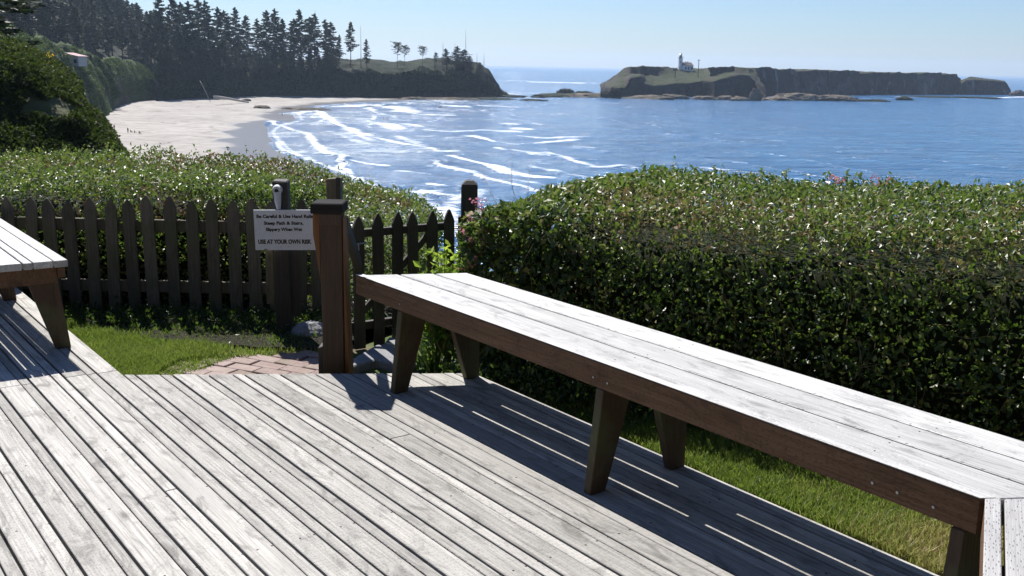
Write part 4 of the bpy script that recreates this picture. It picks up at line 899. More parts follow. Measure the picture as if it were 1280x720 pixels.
# ---- trees
needle=leafmat('conifer_needles',[(0,(.012,.020,.009)),(.4,(.024,.040,.015)),(.8,(.050,.072,.025)),(1,(.085,.095,.038))],.6,.12,.2,(.06,.10,.02))
nt0=needle.node_tree; oi=nt0.nodes.new('ShaderNodeObjectInfo'); rp0=nt0.nodes.new('ShaderNodeValToRGB'); e0=rp0.color_ramp.elements; e0[0].color=(.6,.62,.6,1); e0[1].color=(1.0,1.0,1.0,1); e1=e0.new(.55); e1.color=(.85,.9,.8,1)
mx0=nt0.nodes.new('ShaderNodeMix'); mx0.data_type='RGBA'; mx0.blend_type='MULTIPLY'; mx0.inputs[0].default_value=1; lk=nt0.nodes['Principled BSDF'].inputs['Base Color'].links[0]; src=lk.from_socket
nt0.links.new(oi.outputs['Random'],rp0.inputs[0]); nt0.links.new(src,mx0.inputs[6]); nt0.links.new(rp0.outputs[0],mx0.inputs[7]); nt0.links.new(mx0.outputs[2],nt0.nodes['Principled BSDF'].inputs['Base Color'])
bark=plain('conifer_bark',(.085,.07,.055),.9,3,.4,.2)
greybark=plain('dead_grey_wood',(.22,.21,.20),.9,3,.3,.2)
def spruce_meshes(seed,h=28.,crown_from=.25,rad=4.2,nb=95,flat=0.,sparse=1.,clump=.75,name='crown',top=1.):
    rg=np.random.default_rng(seed); mb=MB(); bend=rg.normal(size=2)*.015*h
    def tr(u): return np.array([bend[0]*u*u,bend[1]*u*u,h*u])
    mb.tube([tuple(tr(u)) for u in np.linspace(0,.985,9)],[ .34*h/28*(1-u*.93) for u in np.linspace(0,1,9)],7,None)
    P_=[];N_=[]; 
    for i in range(nb):
        u=crown_from+(1-crown_from)*(i/nb)**(.9 if not flat else .55)*.985
        k=1-(u-crown_from)/(1-crown_from)
        prof=(k**.55 if not flat else (.55+.45*math.sin(min(1,(1-k)*1.25)*math.pi))*(.55+.6*(1-k)))
        prof*=min(1,.35+ (u-crown_from)*5)
        a=rg.uniform(0,2*math.pi); L_=rad*prof*rg.uniform(.45,1.2)+.25
        if rg.random()<.12: L_*=1.35
        b0=tr(u); sl=(-.12+.35*(1-k)) if not flat else .22; d=np.array([math.cos(a),math.sin(a),sl+rg.normal()*.1]); d/=np.linalg.norm(d)
        end=b0+d*L_; mid=b0+d*L_*.5+np.array([0,0,-.03*L_]); 
        if L_>.8: mb.tube([tuple(b0),tuple(mid),tuple(end)],[.09*h/28,.06*h/28,.02],3,None,False)
        m_=int((6+L_*7)*sparse)
        t=rg.uniform(.18,1.05,m_)[:,None]; w=(L_*.26*(1-np.abs(t-.55)))*(1.)
        side=np.array([-d[1],d[0],0]); q=b0+d*L_*t+side*rg.normal(size=(m_,1))*w*.75+np.stack([0*t[:,0],0*t[:,0],rg.normal(size=m_)*.16-.06*L_*t[:,0]],1)
        P_.append(q); N_.append(np.tile(d,(m_,1))+side*rg.normal(size=(m_,1))*.9)
    tp=tr(1)+np.stack([rg.normal(size=26)*.16,rg.normal(size=26)*.16,-np.abs(rg.normal(size=26))*1.6+.3],1); P_.append(tp); N_.append(np.tile([0,0,1.],(26,1)))
    P_=np.concatenate(P_); N_=np.concatenate(N_)
    V,Fc=leaves(P_,N_,clump*h/28,rg,spread=.35,asp=.42,fold=.3,jit=.5)
    cl=fbm(P_*.35,3); rn=np.clip(.4+.45*cl+rg.normal(size=len(P_))*.14,0,1)
    cm=npmesh(name,V,Fc,needle,False,fattr={'rnd':np.repeat(rn,2)}); tm=mb.mesh('trunk',bark,0,True); return tm,cm
SPR=[spruce_meshes(100+i,28,[.08,.12,.2,.3,.10,.36,.15,.24][i],[5.2,4.8,4.6,4.4,5.6,4.6,5.0,4.2][i],[120,110,100,90,125,85,105,90][i],clump=1.0) for i in range(8)]
PIN=[spruce_meshes(200+i,18,[.42,.5,.35][i],[5.6,5.6,3.6][i],[54,46,60][i],flat=1.,clump=1.0) for i in range(3)]
def tree(kind,loc,h,rz,label,group=None,name='spruce_tree',cat='tree',sx=1.):
    tm,cm=kind; base=28. if kind in SPR else 18.; s=h/base
    o=empty(name,tuple(loc),rz,label,cat,group); o.scale=(s*sx,s*sx,s)
    link('trunk',tm,None,o); link('crown',cm,None,o); return o
def snag(loc,h,label,group=None,seed=0,lean=0.):
    rg=np.random.default_rng(seed); mb=MB(); pts=[(lean*h*u+.05*h*math.sin(u*3)*.1,0,h*u) for u in np.linspace(0,1,7)]
    mb.tube(pts,[.32*(1-.82*u) for u in np.linspace(0,1,7)],7)
    o=empty('dead_tree',tuple(loc),0,label,'dead tree',group); m2=mb
    for i in range(16):
        u=rg.uniform(.35,.97); a=rg.uniform(0,6.28); L_=rg.uniform(.4,2.2)*(1.2-u); b=np.array([lean*h*u,0,h*u]); m2.tube([tuple(b),tuple(b+np.array([math.cos(a)*L_,math.sin(a)*L_,L_*.15]))],[.07,.02],3,None,False)
    mb.build('trunk',greybark,o,smooth=True); return o
def on_grid(Gd,u,v):
    nu,nv=Gd.shape[:2]; x=u*(nu-1); y=v*(nv-1); a=int(min(x,nu-2)); b=int(min(y,nv-2)); fu=x-a; fv=y-b
    return Gd[a,b]*(1-fu)*(1-fv)+Gd[a+1,b]*fu*(1-fv)+Gd[a,b+1]*(1-fu)*fv+Gd[a+1,b+1]*fu*fv
def at_px(Gd,px,py):
    """point of a land sheet seen at a photo position"""
    q=Gd.reshape(-1,3)-CAM; w=q@fw; x=640+F*(q@rt)/w; y=360-F*(q@up)/w; i=np.argmin((x-px)**2+(y-py)**2+(w*.01)**2*.02); return Gd.reshape(-1,3)[i]
rt_=random.Random(31)
# skyline trees measured on the photograph: px, top py, base py, shape
sky=[(203,-6,84,0),(215,-2,88,1),(228,4,84,4),(240,3,86,0),(252,0,86,2),(262,2,88,3),(272,10,84,1),(284,14,86,4),(296,10,84,2),(309,20,84,5),(322,24,84,1),(334,14,84,3),(346,12,84,0),(356,24,85,6),(368,24,84,4),(377,13,84,5),(386,22,84,2),(394,18,84,3),(408,25,83,7),(415,28,84,6)]
def uniq(i,px): 
    return ['tall dark spruce on the skyline of the wooded headland, number %d'%i][0]
desc={438:'loose-crowned spruce just left of the dead tree',458:'small spruce closing the right end of the headland wood'}
for i,(px,ty,by,kd) in enumerate(sky):
    b=at_px(HG,px,by); h=float(GY(px,ty,b[1])[2]-b[2]); tree(SPR[kd],b,h,rt_.uniform(0,6),'dark spruce on the skyline above the sandy cove','spruces along the skyline of the headland wood',sx=rt_.uniform(1.1,1.45))
def one(px,ty,by,kind,label,grid=HG,name='spruce_tree',sx=1.):
    b=at_px(grid,px,by); h=float(GY(px,ty,b[1])[2]-b[2]); return tree(kind,b,h,rt_.uniform(0,6),label,None,name,sx=sx)
one(438,28,84,SPR[5],'loose-crowned spruce just left of the dead tree at the open right end of the wood')
one(424,44,84,SPR[3],'shorter dark spruce tucked under the loose-crowned one near the right end of the wood')
one(458,49,84,SPR[6],'small spruce that closes the right end of the wood',sx=1.1)
one(497,53,84,PIN[0],'flat-topped pine with layered boughs, left of the pair on the grassy headland',name='pine_tree')
one(505,57,85,PIN[1],'shorter pine crowding the flat-topped one on the grassy headland',name='pine_tree')
one(529,58,84,PIN[1],'umbrella-shaped pine standing alone in the middle of the grassy headland',name='pine_tree')
one(545,66,86,PIN[2],'stunted conifer right of the umbrella-shaped pine',name='pine_tree')
one(559,61,86,SPR[2],'small conifer beside a bare pole-like snag on the headland',sx=2.)
one(571,58,86,SPR[0],'bushy conifer left of the tallest snag near the headland tip',sx=2.3)
one(580,62,87,SPR[4],'bushy conifer around the foot of the tallest snag',sx=2.4)
one(589,70,90,SPR[1],'low conifer on the slope just below the tallest snag',sx=2.4)
one(600,78,96,SPR[0],'lowest conifer, leaning over the drop at the tip of the headland',sx=2.2)
for px,ty,by,lb in [(395,12,84,'thin dead top rising out of the wood above its right part'),(452,32,84,'bare leaning dead tree between the two last spruces of the wood'),(543,62,86,'short bare snag right of the umbrella-shaped pine'),(553,52,86,'bare pole-like snag in the middle of the headland trees'),(568,53,86,'slim snag poking out of the bushy conifers near the headland tip'),(582,37,86,'tallest bare snag near the tip of the headland'),(596,66,90,'thin snag on the descending tip of the headland'),(605,65,94,'last bare snag at the tip of the headland')]:
    b=at_px(HG,px,by); h=float(GY(px,ty,b[1])[2]-b[2]); snag(b,h,lb,None,px,.0)
# massed wood
gl='dense dark conifers massed on the hillside above the cove'
cnt=0
FV=FG[:, :int(FG.shape[1]*.88)]
for r_ in range(9):
    for j in range(17):
        px=-25+(j+rt_.uniform(.05,.95))*14; low=np.interp(px,[-25,20,60,110,150,200,215],[44,50,60,80,84,100,102]); py=low-4-r_*(11+r_*.5)+rt_.uniform(-4,4)
        b=at_px(FV,px,py); h=rt_.uniform(19,29)*(1.2 if rt_.random()<.15 else 1)
        tree(SPR[rt_.randrange(8)],b-np.array([0,0,.5]),h,rt_.uniform(0,6),'dark conifer in the wood covering the hillside at the upper left',gl,sx=rt_.uniform(1.15,1.6)); cnt+=1
HV=HG[:, :int(HG.shape[1]*.8)]
for low,step,hh0,hh1,x1 in ((104,9,8,13,410),(97,9,12,19,420),(92,10,16,24,425),(87,10,18,26,425)):
    px=203.
    while px<x1:
        b=at_px(HV,px,low+rt_.uniform(-2,3)); k_=1 if px<310 else .72
        tree(SPR[rt_.randrange(8)],b-np.array([0,0,.5]),rt_.uniform(hh0,hh1)*k_,rt_.uniform(0,6),'dark conifer in the front ranks of the wood above the cove cliff','conifers in the front ranks above the cove cliff',sx=rt_.uniform(1.2,1.7)); cnt+=1
        px+=step*rt_.uniform(.7,1.3)
# scrub on the cliffs (bushes nobody could count)
def scatter(Gd,me,n,v0,v1,size,rg,mat,name,u0=0,u1=1,lift=.8,dens=0.):
    V=np.array([v.co[:] for v in me.vertices]).reshape(Gd.shape); nu,nv=V.shape[:2]
    iu=rg.uniform(u0*(nu-1),u1*(nu-1)-.01,n); iv=rg.uniform(v0*(nv-1),v1*(nv-1)-.01,n); a=iu.astype(int); b=iv.astype(int); fu=(iu-a)[:,None]; fv=(iv-b)[:,None]
    P_=V[a,b]*(1-fu)*(1-fv)+V[a+1,b]*fu*(1-fv)+V[a,b+1]*(1-fu)*fv+V[a+1,b+1]*fu*fv
    N_=np.cross(V[a+1,b]-V[a,b],V[a,b+1]-V[a,b]); N_/=np.linalg.norm(N_,axis=1)[:,None]+1e-9; N_=np.where(N_[:,2:3]<0,-N_,N_)
    cl=fbm(P_*.06,3); k=cl>dens; P_=P_[k];N_=N_[k]; cl=cl[k]
    P_=P_+N_*(rg.uniform(-.2,1,len(P_))*lift*(1+cl))[:,None]
    return tag(leafobj(name,P_,N_+[0,0,.4],size,np.clip(rg.beta(2,3,len(P_))+.4*cl,0,1),mat,None,rg,spread=.7,asp=.7),kind='stuff')
rg=np.random.default_rng(33)
scatter(HG,bpy.data.objects['headland'].data,26000,.10,.40,1.5,rg,needle,'cliff_scrub',dens=-.25)
slope_leaf=leafmat('slope_scrub_leaf',[(0,(.02,.035,.010)),(.5,(.045,.065,.018)),(1,(.10,.13,.035))],.6,.15,.2)
me=bpy.data.objects['grassy_slope'].data; Sg=np.zeros((170,70,3)); scatter(Sg,me,30000,.02,.85,.85,rg,slope_leaf,'slope_scrub',dens=-.15,lift=.5)
me=bpy.data.objects['rounded_bluff'].data; Sg=np.zeros((110,60,3)); scatter(Sg,me,9000,.15,.8,.9,rg,slope_leaf,'bluff_scrub',dens=-.1,lift=.4)
# near conifer reaching in at the top left
nt=GY(-52,95,60.); tn=tree(SPR[4],(float(nt[0]),60.,float(nt[2])-2),14.,.7,'near conifer whose dark drooping boughs enter at the top left corner',sx=1.5)

# hut
hb=GY(95,75.5,400.); 
hut=empty('cliff_hut',tuple(hb-np.array([0,0,2.2])),R(-20),'small pale hut with a flat pinkish roof on the green slope above the beach','hut')
pinkroof=plain('faded_pink_roof',(.36,.23,.235),.8,1,.15); palewall=plain('pale_wall',(.30,.34,.36),.7,1,.15); glass_d=plain('dark_glass',(.03,.04,.05),.15,1,.1)
mb=MB(); mb.box(-3.2,3.0,-2,2.5,0,3.6); mb.build('wall',palewall,hut)
mb=MB(); mb.hexa([(-3.6,-2.6,4.9),(3.4,-2.6,3.62),(3.4,3.,3.62),(-3.6,3.,4.9)],[(-3.6,-2.6,5.1),(3.4,-2.6,3.82),(3.4,3.,3.82),(-3.6,3.,5.1)]); mb.build('roof',pinkroof,hut)
for x in (-2.2,.9): mb=MB(); mb.box(x,x+1.2,-2.06,-2.004,1.2,2.6); mb.build('window',glass_d,hut)

# ---- island with the lighthouse
def isect(px,rows):  # rows: foot py, then (py, dY)
    f_=G(px,rows[0],SEA-1.5); out=[f_]+[GY(px,y,f_[1]+d) for y,d in rows[1]]
    l=out[-1]; l2=l+np.array([l[0]/l[1]*60,60,-3]); out.append(l2); l3=l2+np.array([l2[0]/l2[1]*25,25,0]); l3[2]=SEA-4; out.append(l3); return out
IC=[isect(px,(f_,[(y1,d1),(y2,d2),(y3,d3),(y4,d4)])) for px,f_,y1,d1,y2,d2,y3,d3,y4,d4 in [(a,b,e+(2.5 if a<790 else 1.2),d*.4,e,f*.4,g,h,i,j) for a,b,c,d,e,f,g,h,i,j in [
 (752,120,117,8,112,20,107,40,106,50),(758,121.5,116,8,108,22,104,45,103,55),(766,122.5,115,8,108,22,100,55,98,65),(775,123,112,8,108,20,96,55,91,70),(781,123,111,7,107,20,95,50,86,75),(788,123,109,7,96,20,93,50,84.2,57),(800,123,108,7,95,18,93,50,83.4,57),(806,123,109,8,103,16,94,60,83.4,67),
 (818,123,111,8,106.5,16,94,70,83.6,78),(843,123,109,8,104,18,96,75,84.5,125),(865,123,109,8,103,18,95,75,85.2,125),(880,123,109,8,100.5,18,94,70,85.2,120),(893,124,110,7,101,15,94,65,85.2,115),(905,124,109,6,97,15,92,60,85,110),(920,124,108,6,94,15,93,50,85.2,60),(936,124,108,6,93.5,12,93,40,86,50),(943,124,112,5,101,11,96,30,87,80),(950,124.5,118,4,111,8,106,20,100,40),(957,125,123,3,121,5,120,8,119,12)]]]
me,IG=loft('lighthouse_island',IC,340,110,isle_m,amp=2.2,freq=.09,rid=1.6,ridf=.05,seed=12,topd=.35); tag(link('lighthouse_island',me,None),kind='structure')
FI=[isect(px,(f_,[(y1,d1),(y2,d2),(y3,d3)])) for px,f_,y1,d1,y2,d2,y3,d3 in [(a,b,c,d*.4,g+1.3,f*.5,g,h) for a,b,c,d,_e,f,g,h in [
 (885,122,105,15,89,25,85.3,60),(912,122,105,15,87.5,25,84.6,60),(940,121.5,105,15,88.5,25,85.6,60),(960,121.5,105,14,89.5,25,86.6,60),(1000,121,105,14,90,22,87.4,60),(1040,120.5,106,12,91.5,20,88.8,60),(1065,120.5,106,12,92.5,18,90,60),(1100,120,107,10,93.5,16,91,60),(1120,120,107,10,94,16,91.2,60),(1150,119.5,107,9,94.5,14,91.6,60),(1180,119.5,107,8,95,13,92,60),(1190,119.5,108,6,97,10,93.5,40),(1195,119.5,110,5,102,8,99,20),(1198,119.5,118,3,117,5,116,8)]]]
me,FIG=loft('far_island',FI,420,90,isle_far,amp=4.2,freq=.08,rid=6.5,ridf=.045,seed=15,topd=.8); tag(link('far_island',me,None),kind='structure')
ST=[isect(px,(f_,[(y1,d1),(y2,d2),(y3,d3)])) for px,f_,y1,d1,y2,d2,y3,d3 in [
 (1196,120,118,3,117,5,116,8),(1199,120,112,5,106,9,103,15),(1206,120,110,6,101,11,98.5,22),(1214,120,110,6,100,11,95.8,30),(1222,120,110,6,100,11,96.8,30),(1240,120,110,6,101,11,99,30),(1254,120,110,6,103,11,101,28),(1257,120,112,5,107,9,105,18),(1262,120,118,3,117,5,116.5,8)]]
me,_=loft('sea_stack',ST,140,70,isle_far,amp=3.2,freq=.07,rid=2.5,ridf=.06,seed=18,topd=.8); tag(link('sea_stack',me,None),'flat-topped rock stack standing apart from the right end of the long island','sea stack')
def rockp(px,py,wpx,hpx,label,seed,mat=reef_m,depth=None,group=None,flat=.25,amp=.35):
    b=G(px,py,SEA); sc_=b[1]/F; w=wpx*sc_/2; h=hpx*sc_*1.5; return rock_obj('rock',(float(b[0]),float(b[1])+ (depth or w*.5),SEA-.15*h),(w,depth or w*.6,h*1.0),mat,seed,label,'rock',group,4,amp,flat,1.6,0)
for args in [
 (675,122,22,3.5,'low dark rock awash at the far left of the island reef',1),(703,121,60,6,'long low reef running left from the island',2),(708,119,22,13,'pointed dark rock on the reef left of the island',3),(740,122,60,8,'broad dark reef shelf joined to the left foot of the island',4),
 (758,122.6,18,17,'dark crag at the left foot of the lighthouse island',5),(769,123.3,14,17,'second dark crag, against the left flank of the lighthouse island',31),(797,124.3,30,5,'pale ledge under the knob of the near island',32),(908,125,20,9,'dark fallen block between two pale ledges of the near island',33),(690,121.5,44,5,'low broken reef between the pointed rock and the far left rock',34),(730,119.5,30,9,'humped rock in the middle of the reef left of the island',35),(671,126,28,3,'flat sliver of reef closest to the camera, left of the island',17),
 (815,124.5,70,8,'pale ledges at the foot of the island below the green patch',6),(845,124.5,36,11,'pale broken ledge under the lighthouse',7),(882,125,34,9,'pale jagged ledge right of the lighthouse foot',8),(945,126,14,22,'tall pale rib of rock at the right corner of the near island',9),(925,126,24,8,'low pale rock left of the tall rib',19),
 (1000,126,56,16,'broken brown crags in front of the long island',10),(975,126.5,44,9,'low pale rocks beside the near island corner',20),(1050,126.5,60,12,'pale jagged reef in front of the middle of the long island',11),(1092,127,48,4,'thin dark reef tapering into the sea',12),(1132,125.5,22,7,'separate dark boulder right of the tapering reef',13),(1165,122,50,3,'flat ledge at the foot of the long island, near its right end',14),(1222,123,60,3,'flat ledge at the foot of the sea stack',15),(1242,124,14,3,'small dark rock with surf around it below the sea stack',16),(1274,120,16,13,'brown rock cut off by the right edge of the photo',18),
 (612,124.5,60,4,'flat reef at the foot of the headland tip',21),(640,122,34,5,'dark rocks trailing off the headland tip',22),(560,125,70,5,'pale rocky shelf along the foot of the headland',23),(515,124.5,34,5,'pale boulders fallen at the foot of the headland',24),(662,126,24,3,'small dark rock farthest off the headland tip',25),
 (551,134.5,7,3,'small round rock alone in the surf',26),(462,134,14,3,'left one of two dark rocks at the edge of the surf',27),(481,134,12,3,'right one of two dark rocks at the edge of the surf',28)]: rockp(*args,mat=reef_m if 'pale' in args[4] or 'shelf' in args[4] or 'brown' in args[4] else cliff_m)
def beachrock(px,py,w,h,label,seed):
    z=SEA+1.2; b=G(px,py,z); s=b[1]/F; tz=float(terrain_z(np.array([b[0]]),np.array([b[1]]))[0]); rock_obj('rock',(float(b[0]),float(b[1]),tz-.2),(w*s/2,w*s*.35,h*s*1.5),reef_m,seed,label,'rock',None,3,.35,.3,1.6)
for a in [(308,126,12,4,'grey rock heap at the back of the beach by the driftwood',1),(328,133.5,20,4.5,'rounded rock mound on the beach below the wood',2),(360,134,14,3,'low dark rock on the sand between the mound and the long reef',3),(388,134.5,46,4,'long dark reef on the sand reaching to the surf',4),(430,133,30,2.5,'thin dark reef in the wet sand near the surf',5)]: beachrock(*a)
# driftwood logs
drift=plain('bleached_driftwood',(.36,.33,.30),.85,2,.3)
def log(name,p0,p1,r0_,r1_,label):
    c=(np.array(p0)+np.array(p1))/2; mb=MB(); pts=[tuple(np.array(p0)*(1-u)+np.array(p1)*u-c+np.array([0,0,.2*math.sin(u*5)])) for u in np.linspace(0,1,7)]
    mb.tube(pts,[r0_*(1-u)+r1_*u for u in np.linspace(0,1,7)],8); o=mb.build(name,drift,None,smooth=True,loc=tuple(c)); return tag(o,label,'driftwood')
log('driftwood_log',GY(270,121,560)+[0,-3,0],GY(312,127,600)+[0,-3,0],.8,.45,'long bleached log lying across the back of the beach')
a=GY(250,101,590); b=GY(263,127,570); drift2=plain('grey_trunk',(.10,.095,.09),.9,2,.3); drift,dk=drift2,drift
log('driftwood_log',a,b,.16,.11,'thin pale trunk leaning down the dark cliff onto the beach')

# utility poles, lighthouse
lp=at_px(IG,854,87.0); 
ld=float(lp[1]); 
def lh():
    b0=lp; s=ld/F
    o=empty('lighthouse',(float(b0[0]),ld,float(b0[2])-.8),0,'white lighthouse with an attached dark-roofed keeper room on the grassy island','lighthouse')
    wh=plain('white_masonry',(.86,.86,.85),.6,.6,.06); dkroof=plain('brown_shingle_roof',(.13,.095,.085),.8,1,.3); dark=plain('black_iron',(.02,.02,.022),.4,2,.2)
    mb=MB(); x0=-5.2*s
    N8=8
    def ring(cx,z,r,n=8,ph=math.pi/8): return [(cx+r*math.cos(ph+2*math.pi*k/n),r*math.sin(ph+2*math.pi*k/n),z) for k in range(n)]
    cx=-3.9*s
    def frus(mb,z0,r0_,z1,r1_,n=8): mb.hexa(ring(cx,z0,r0_,n),ring(cx,z1,r1_,n))
    H1=14.6*s
    frus(mb,-1,3.4*s,6.*s,3.1*s); frus(mb,6.002*s,2.9*s,H1,2.5*s); tw=mb.build('tower',wh,o)
    mb=MB(); frus(mb,H1+.001,3.5*s,H1+.7*s,3.6*s); mb.build('gallery',wh,o)
    mb=MB()
    for k in range(8):
        p=ring(cx,H1+.7*s,3.5*s)[k]; q=ring(cx,H1+.7*s,3.5*s)[(k+1)%8]; mb.tube([p,(p[0],p[1],p[2]+1.1)],.05,4); mb.tube([(p[0],p[1],p[2]+1.1),(q[0],q[1],q[2]+1.1)],.05,4)
    mb.build('railing',dark,o)
    mb=MB(); frus(mb,H1+.701*s,1.9*s,H1+2.*s,1.9*s); lr=mb.build('lantern_base',dark,o)
    mb=MB(); frus(mb,H1+2.001*s,1.75*s,H1+4.4*s,1.75*s); mb.build('lantern_glass',plain('lantern_panes',(.62,.66,.68),.1,1,.05),o)
    mb=MB(); frus(mb,H1+4.401*s,2.1*s,H1+5.5*s,.5*s); mb.tube([(cx,0,H1+5.5*s),(cx,0,H1+7*s)],.22,5); mb.build('lantern_roof',dark,o)
    mb=MB(); hx0,hx1=-2.0*s,11.2*s; hy=4.2; mb.box(hx0,hx1,-hy,hy,-2,6.2*s); hs_=mb.build('house_wall',wh,o)
    mb=MB(); z=6.2*s+.01; rz_=z+3.6*s
    V=[(hx0-.3,-hy-.4,z),(hx1+.4,-hy-.4,z),(hx1+.4,hy+.4,z),(hx0-.3,hy+.4,z),(hx0-.3,0,rz_),(hx1-2.2*s,0,rz_)]
    mb.add(V,[[0,1,5,4],[1,2,5],[2,3,4,5],[3,0,4],[3,2,1,0]]); mb.build('roof',dkroof,o)
    for xx in (2.0,4.6): mb=MB(); mb.box(xx*s-.35,xx*s+.35,-.9,-.2,rz_-1.,rz_+1.0*s); mb.build('chimney',dkroof,o)
    for xx in (1.,4.6,8.0):
        w_=2.2 if xx<8 else 2.9
        mb=MB(); mb.box(xx*s,(xx+w_)*s,-hy-.05,-hy-.002,1.2*s,4.3*s); f=mb.build('window',glass_d,o)
    mb=MB(); mb.box(cx-.5*s,cx+.5*s,-2.66*s,-2.60*s,9*s,10.6*s); mb.build('window',glass_d,o)
    mb=MB(); mb.box(-6.6*s,-3.9*s,-3.9,-1.5,-1.,5.6*s); mb.build('porch',wh,o)
lh()
for px,ty,by,lb in [(843.5,85,98,'short dark pole on the island slope below the lighthouse'),(872.5,74,97,'tall utility pole right of the lighthouse on the island')]:
    b=at_px(IG,px,by); h=float(GY(px,ty,b[1])[2]-b[2]); o=empty('utility_pole',tuple(b-np.array([0,0,1])),0,lb,'pole'); mb=MB(); mb.tube([(0,0,0),(0,0,h+1)],[.42,.28],6); mb.build('shaft',bark,o)
    mb=MB(); mb.box(-1.6,1.6,-.15,.15,h-.3,h-.0) if px>850 else mb.box(-2.2,2.2,-.5,.5,h-1.6,h); mb.build('crossarm',bark,o)
# fence posts / bushes on the island plateau are left to the terrain relief

# people on the beach and in the water
cloth_d=plain('dark_clothing',(.035,.03,.04),.8,5,.2); cloth_r=plain('red_clothing',(.25,.05,.05),.8,5,.2); skin=plain('skin',(.45,.28,.2),.6,5,.1); cloth_w=plain('light_clothing',(.6,.6,.62),.8,5,.1)
def person(loc,pose,mat,label,rz=0,h=1.72):
    J=dict(pel=(0,0,.52),ch=(0,0,.72),nk=(0,0,.83),hd=(0,-.01,.90),tp=(0,0,.975),ls=(.10,0,.79),rs=(-.10,0,.79),le=(.13,-.02,.64),re=(-.13,-.02,.64),lw=(.14,-.07,.50),rw=(-.14,-.07,.50),lh=(.055,0,.50),rh=(-.055,0,.50),lk=(.06,-.02,.28),rk=(-.06,-.02,.28),la=(.065,.01,.04),ra=(-.065,.01,.04),lf=(.07,-.08,.015),rf=(-.07,-.08,.015))
    if pose=='sit': J={k:(v[0],v[1],v[2]-.44) for k,v in J.items()}; J.update(lk=(.07,-.22,.22),rk=(-.07,-.22,.22),la=(.07,-.38,.03),ra=(-.07,-.38,.03),lf=(.07,-.46,.03),rf=(-.07,-.46,.03))
    if pose=='walk': J.update(lk=(.06,-.10,.28),la=(.065,-.12,.04),lf=(.07,-.20,.02),rk=(-.06,.03,.27),ra=(-.065,.18,.07),rf=(-.07,.11,.03))
    K=list(J); E_=[('pel','ch'),('ch','nk'),('nk','hd'),('hd','tp'),('ch','ls'),('ch','rs'),('ls','le'),('le','lw'),('rs','re'),('re','rw'),('pel','lh'),('pel','rh'),('lh','lk'),('lk','la'),('la','lf'),('rh','rk'),('rk','ra'),('ra','rf')]
    rad=dict(pel=.085,ch=.09,nk=.035,hd=.06,tp=.035,ls=.045,rs=.045,le=.03,re=.03,lw=.022,rw=.022,lh=.065,rh=.065,lk=.045,rk=.045,la=.028,ra=.028,lf=.022,rf=.022)
    me=bpy.data.meshes.new('person'); me.from_pydata([tuple(c*h for c in J[k]) for k in K],[(K.index(a),K.index(b)) for a,b in E_],[]); o=bpy.data.objects.new('person',me); COL.objects.link(o)
    md=o.modifiers.new('s','SKIN'); 
    for i,k in enumerate(K): me.skin_vertices[0].data[i].radius=(rad[k]*h,rad[k]*h)
    me.skin_vertices[0].data[0].use_root=True
    s=o.modifiers.new('u','SUBSURF'); s.levels=1; s.render_levels=1
    o.location=loc; o.rotation_euler=(0,0,rz); me.materials.append(mat)
    dg=bpy.context.evaluated_depsgraph_get(); nm=bpy.data.meshes.new_from_object(o.evaluated_get(dg)); o.modifiers.clear(); o.data=nm; 
    if len(nm.materials)==0: nm.materials.append(mat)
    tag(o,label,'person')
    hm=MB(); hx,hy,hz=[c*h for c in J['hd']]; hm.tube([(hx,hy+.01,hz-.02),(hx,hy+.02,hz+.06),(hx,hy+.01,hz+.14)],[.105,.115,.05],10); hm.build('hair',plain('dark_hair',(.03,.02,.015),.8,5,.2),o,smooth=True)
    return o
def tz(p): return float(terrain_z(np.array([p[0]]),np.array([p[1]]))[0])
def sand_pt(px,py):
    z=SEA+2.
    for _ in range(4): p=G(px,py,z); z=tz(p)
    return (float(p[0]),float(p[1]),z)
person(sand_pt(160,166),'stand',cloth_d,'person in dark clothes standing at the left of the group on the beach',1.)
person(sand_pt(163.5,165.5),'sit',cloth_d,'person in dark clothes sitting beside the standing one on the beach',1.5)
person(sand_pt(168,166),'sit',cloth_d,'person sitting at the right of the dark group on the beach',2.)
person(sand_pt(174,167),'sit',cloth_d,'person sitting apart on the sand, right of the dark group',2.4)
person(sand_pt(143,162),'walk',cloth_d,'lone walker on the sand close to the scrubby mound',.5)
wz=lambda px,py:(float(G(px,py,SEA)[0]),float(G(px,py,SEA)[1]),SEA-.35)
person(wz(479.5,150),'stand',cloth_d,'left one of two waders in the shallow surf',.3); person(wz(484,150.3),'stand',cloth_r,'right one of two waders in the shallow surf, in red',.1)
p=sand_pt(353.5,146); person(p,'walk',cloth_w,'small pale figure walking on the wet sand by the waterline',1.1)

hs=empty('added_house',(1.5,-3.4,GZ),R(-4),'added dark shingled house behind the deck, out of view, blocking sky light','house')  # added house out of view, cuts sky light from behind the camera
shing=plain('dark_shingles',(.05,.04,.032),.85,4,.3,.2,.3,.02)
mb=MB(); mb.box(-11,11,-7,0,-.2,8.8); mb.build('wall',shing,hs)
mb=MB(); mb.add([(-11.6,1.1,8.4),(11.6,1.1,8.4),(11.6,-8.1,8.4),(-11.6,-8.1,8.4),(-11.6,-3.5,10.8),(11.6,-3.5,10.8)],[[0,1,5,4],[2,3,4,5],[1,2,5],[3,0,4],[3,2,1,0]]); mb.build('roof',shing,hs)
for x in (-7.,-3.5,2.8,6.3):
    for z0,z1 in ((1.1,2.3),(4.1,5.3)):
        mb=MB(); mb.box(x-.06,x+1.66,.003,.05,z0-.06,z1+.06); f=mb.build('window',white_paint,hs); mb=MB(); mb.box(x,x+1.6,.04,.056,z0,z1); mb.build('pane',glass_d,f)
mb=MB(); mb.box(-.6,.4,.003,.06,.35,2.35); mb.build('door',leg_w,hs)
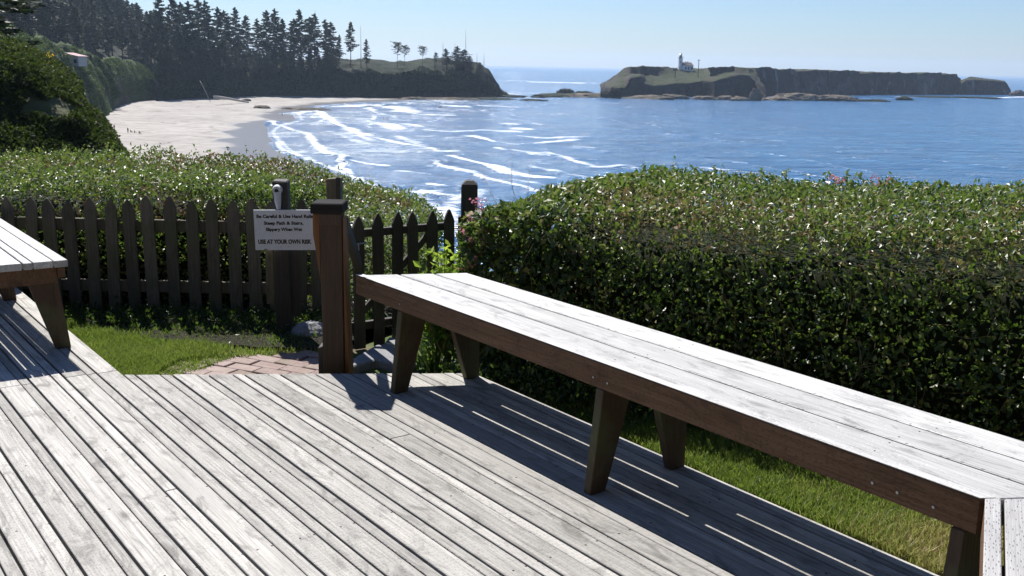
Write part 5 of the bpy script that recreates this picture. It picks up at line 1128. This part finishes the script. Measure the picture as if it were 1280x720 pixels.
# ================================================================ AIR, LIGHT, CAMERA
HAZE=True
if HAZE:
    mb=MB(); mb.box(-9000,12000,-300,14000,SEA-60,150); me=mb.mesh('haze'); m=M('haze_air'); m.n.remove(m.b)
    pv=m.node('ShaderNodeVolumePrincipled'); pv.inputs['Color'].default_value=(.62,.78,1.,1); pv.inputs['Density'].default_value=.00007; pv.inputs['Anisotropy'].default_value=.3
    m.L(pv.outputs[0],m.out.inputs['Volume']); me.materials.append(m.m); tag(link('haze',me,None),kind='stuff')
w=bpy.data.worlds.new('World'); sc.world=w; w.use_nodes=True; nt_=w.node_tree; bg=nt_.nodes['Background']; sk=nt_.nodes.new('ShaderNodeTexSky'); sk.sky_type='NISHITA'; sk.sun_disc=False
SB,SE=-26.8,50.5
sk.sun_elevation=R(SE); sk.sun_rotation=R(SB%360); sk.altitude=20; sk.air_density=1.; sk.dust_density=.35; sk.ozone_density=4.
tn=nt_.nodes.new('ShaderNodeMix'); tn.data_type='RGBA'; tn.blend_type='MULTIPLY'; tn.inputs[0].default_value=1; tn.inputs[7].default_value=(.85,.985,1.22,1); nt_.links.new(sk.outputs[0],tn.inputs[6]); nt_.links.new(tn.outputs[2],bg.inputs[0]); bg.inputs[1].default_value=.052
sun=bpy.data.lights.new('sun','SUN'); sun.energy=5.0; sun.angle=R(.53); sun.color=(1,.965,.915); so=bpy.data.objects.new('sun',sun); COL.objects.link(so)
sv=Vector((math.sin(R(SB))*math.cos(R(SE)),math.cos(R(SB))*math.cos(R(SE)),math.sin(R(SE)))); so.rotation_euler=sv.to_track_quat('Z','Y').to_euler(); so.location=(0,0,60)
cd=bpy.data.cameras.new('camera'); cam=bpy.data.objects.new('camera',cd); COL.objects.link(cam); cd.sensor_width=36; cd.lens=36*F/1280; cd.clip_start=.05; cd.clip_end=60000
Mx=Matrix.Identity(4)
for i in range(3): Mx[i][0]=rt[i]; Mx[i][1]=up[i]; Mx[i][2]=-fw[i]; Mx[i][3]=CAM[i]
cam.matrix_world=Mx; sc.camera=cam
sc.view_settings.view_transform='Standard'; sc.view_settings.look='None'; sc.view_settings.gamma=1; sc.view_settings.exposure=.90
sc.cycles.volume_bounces=0; sc.cycles.max_bounces=6; sc.cycles.transparent_max_bounces=8
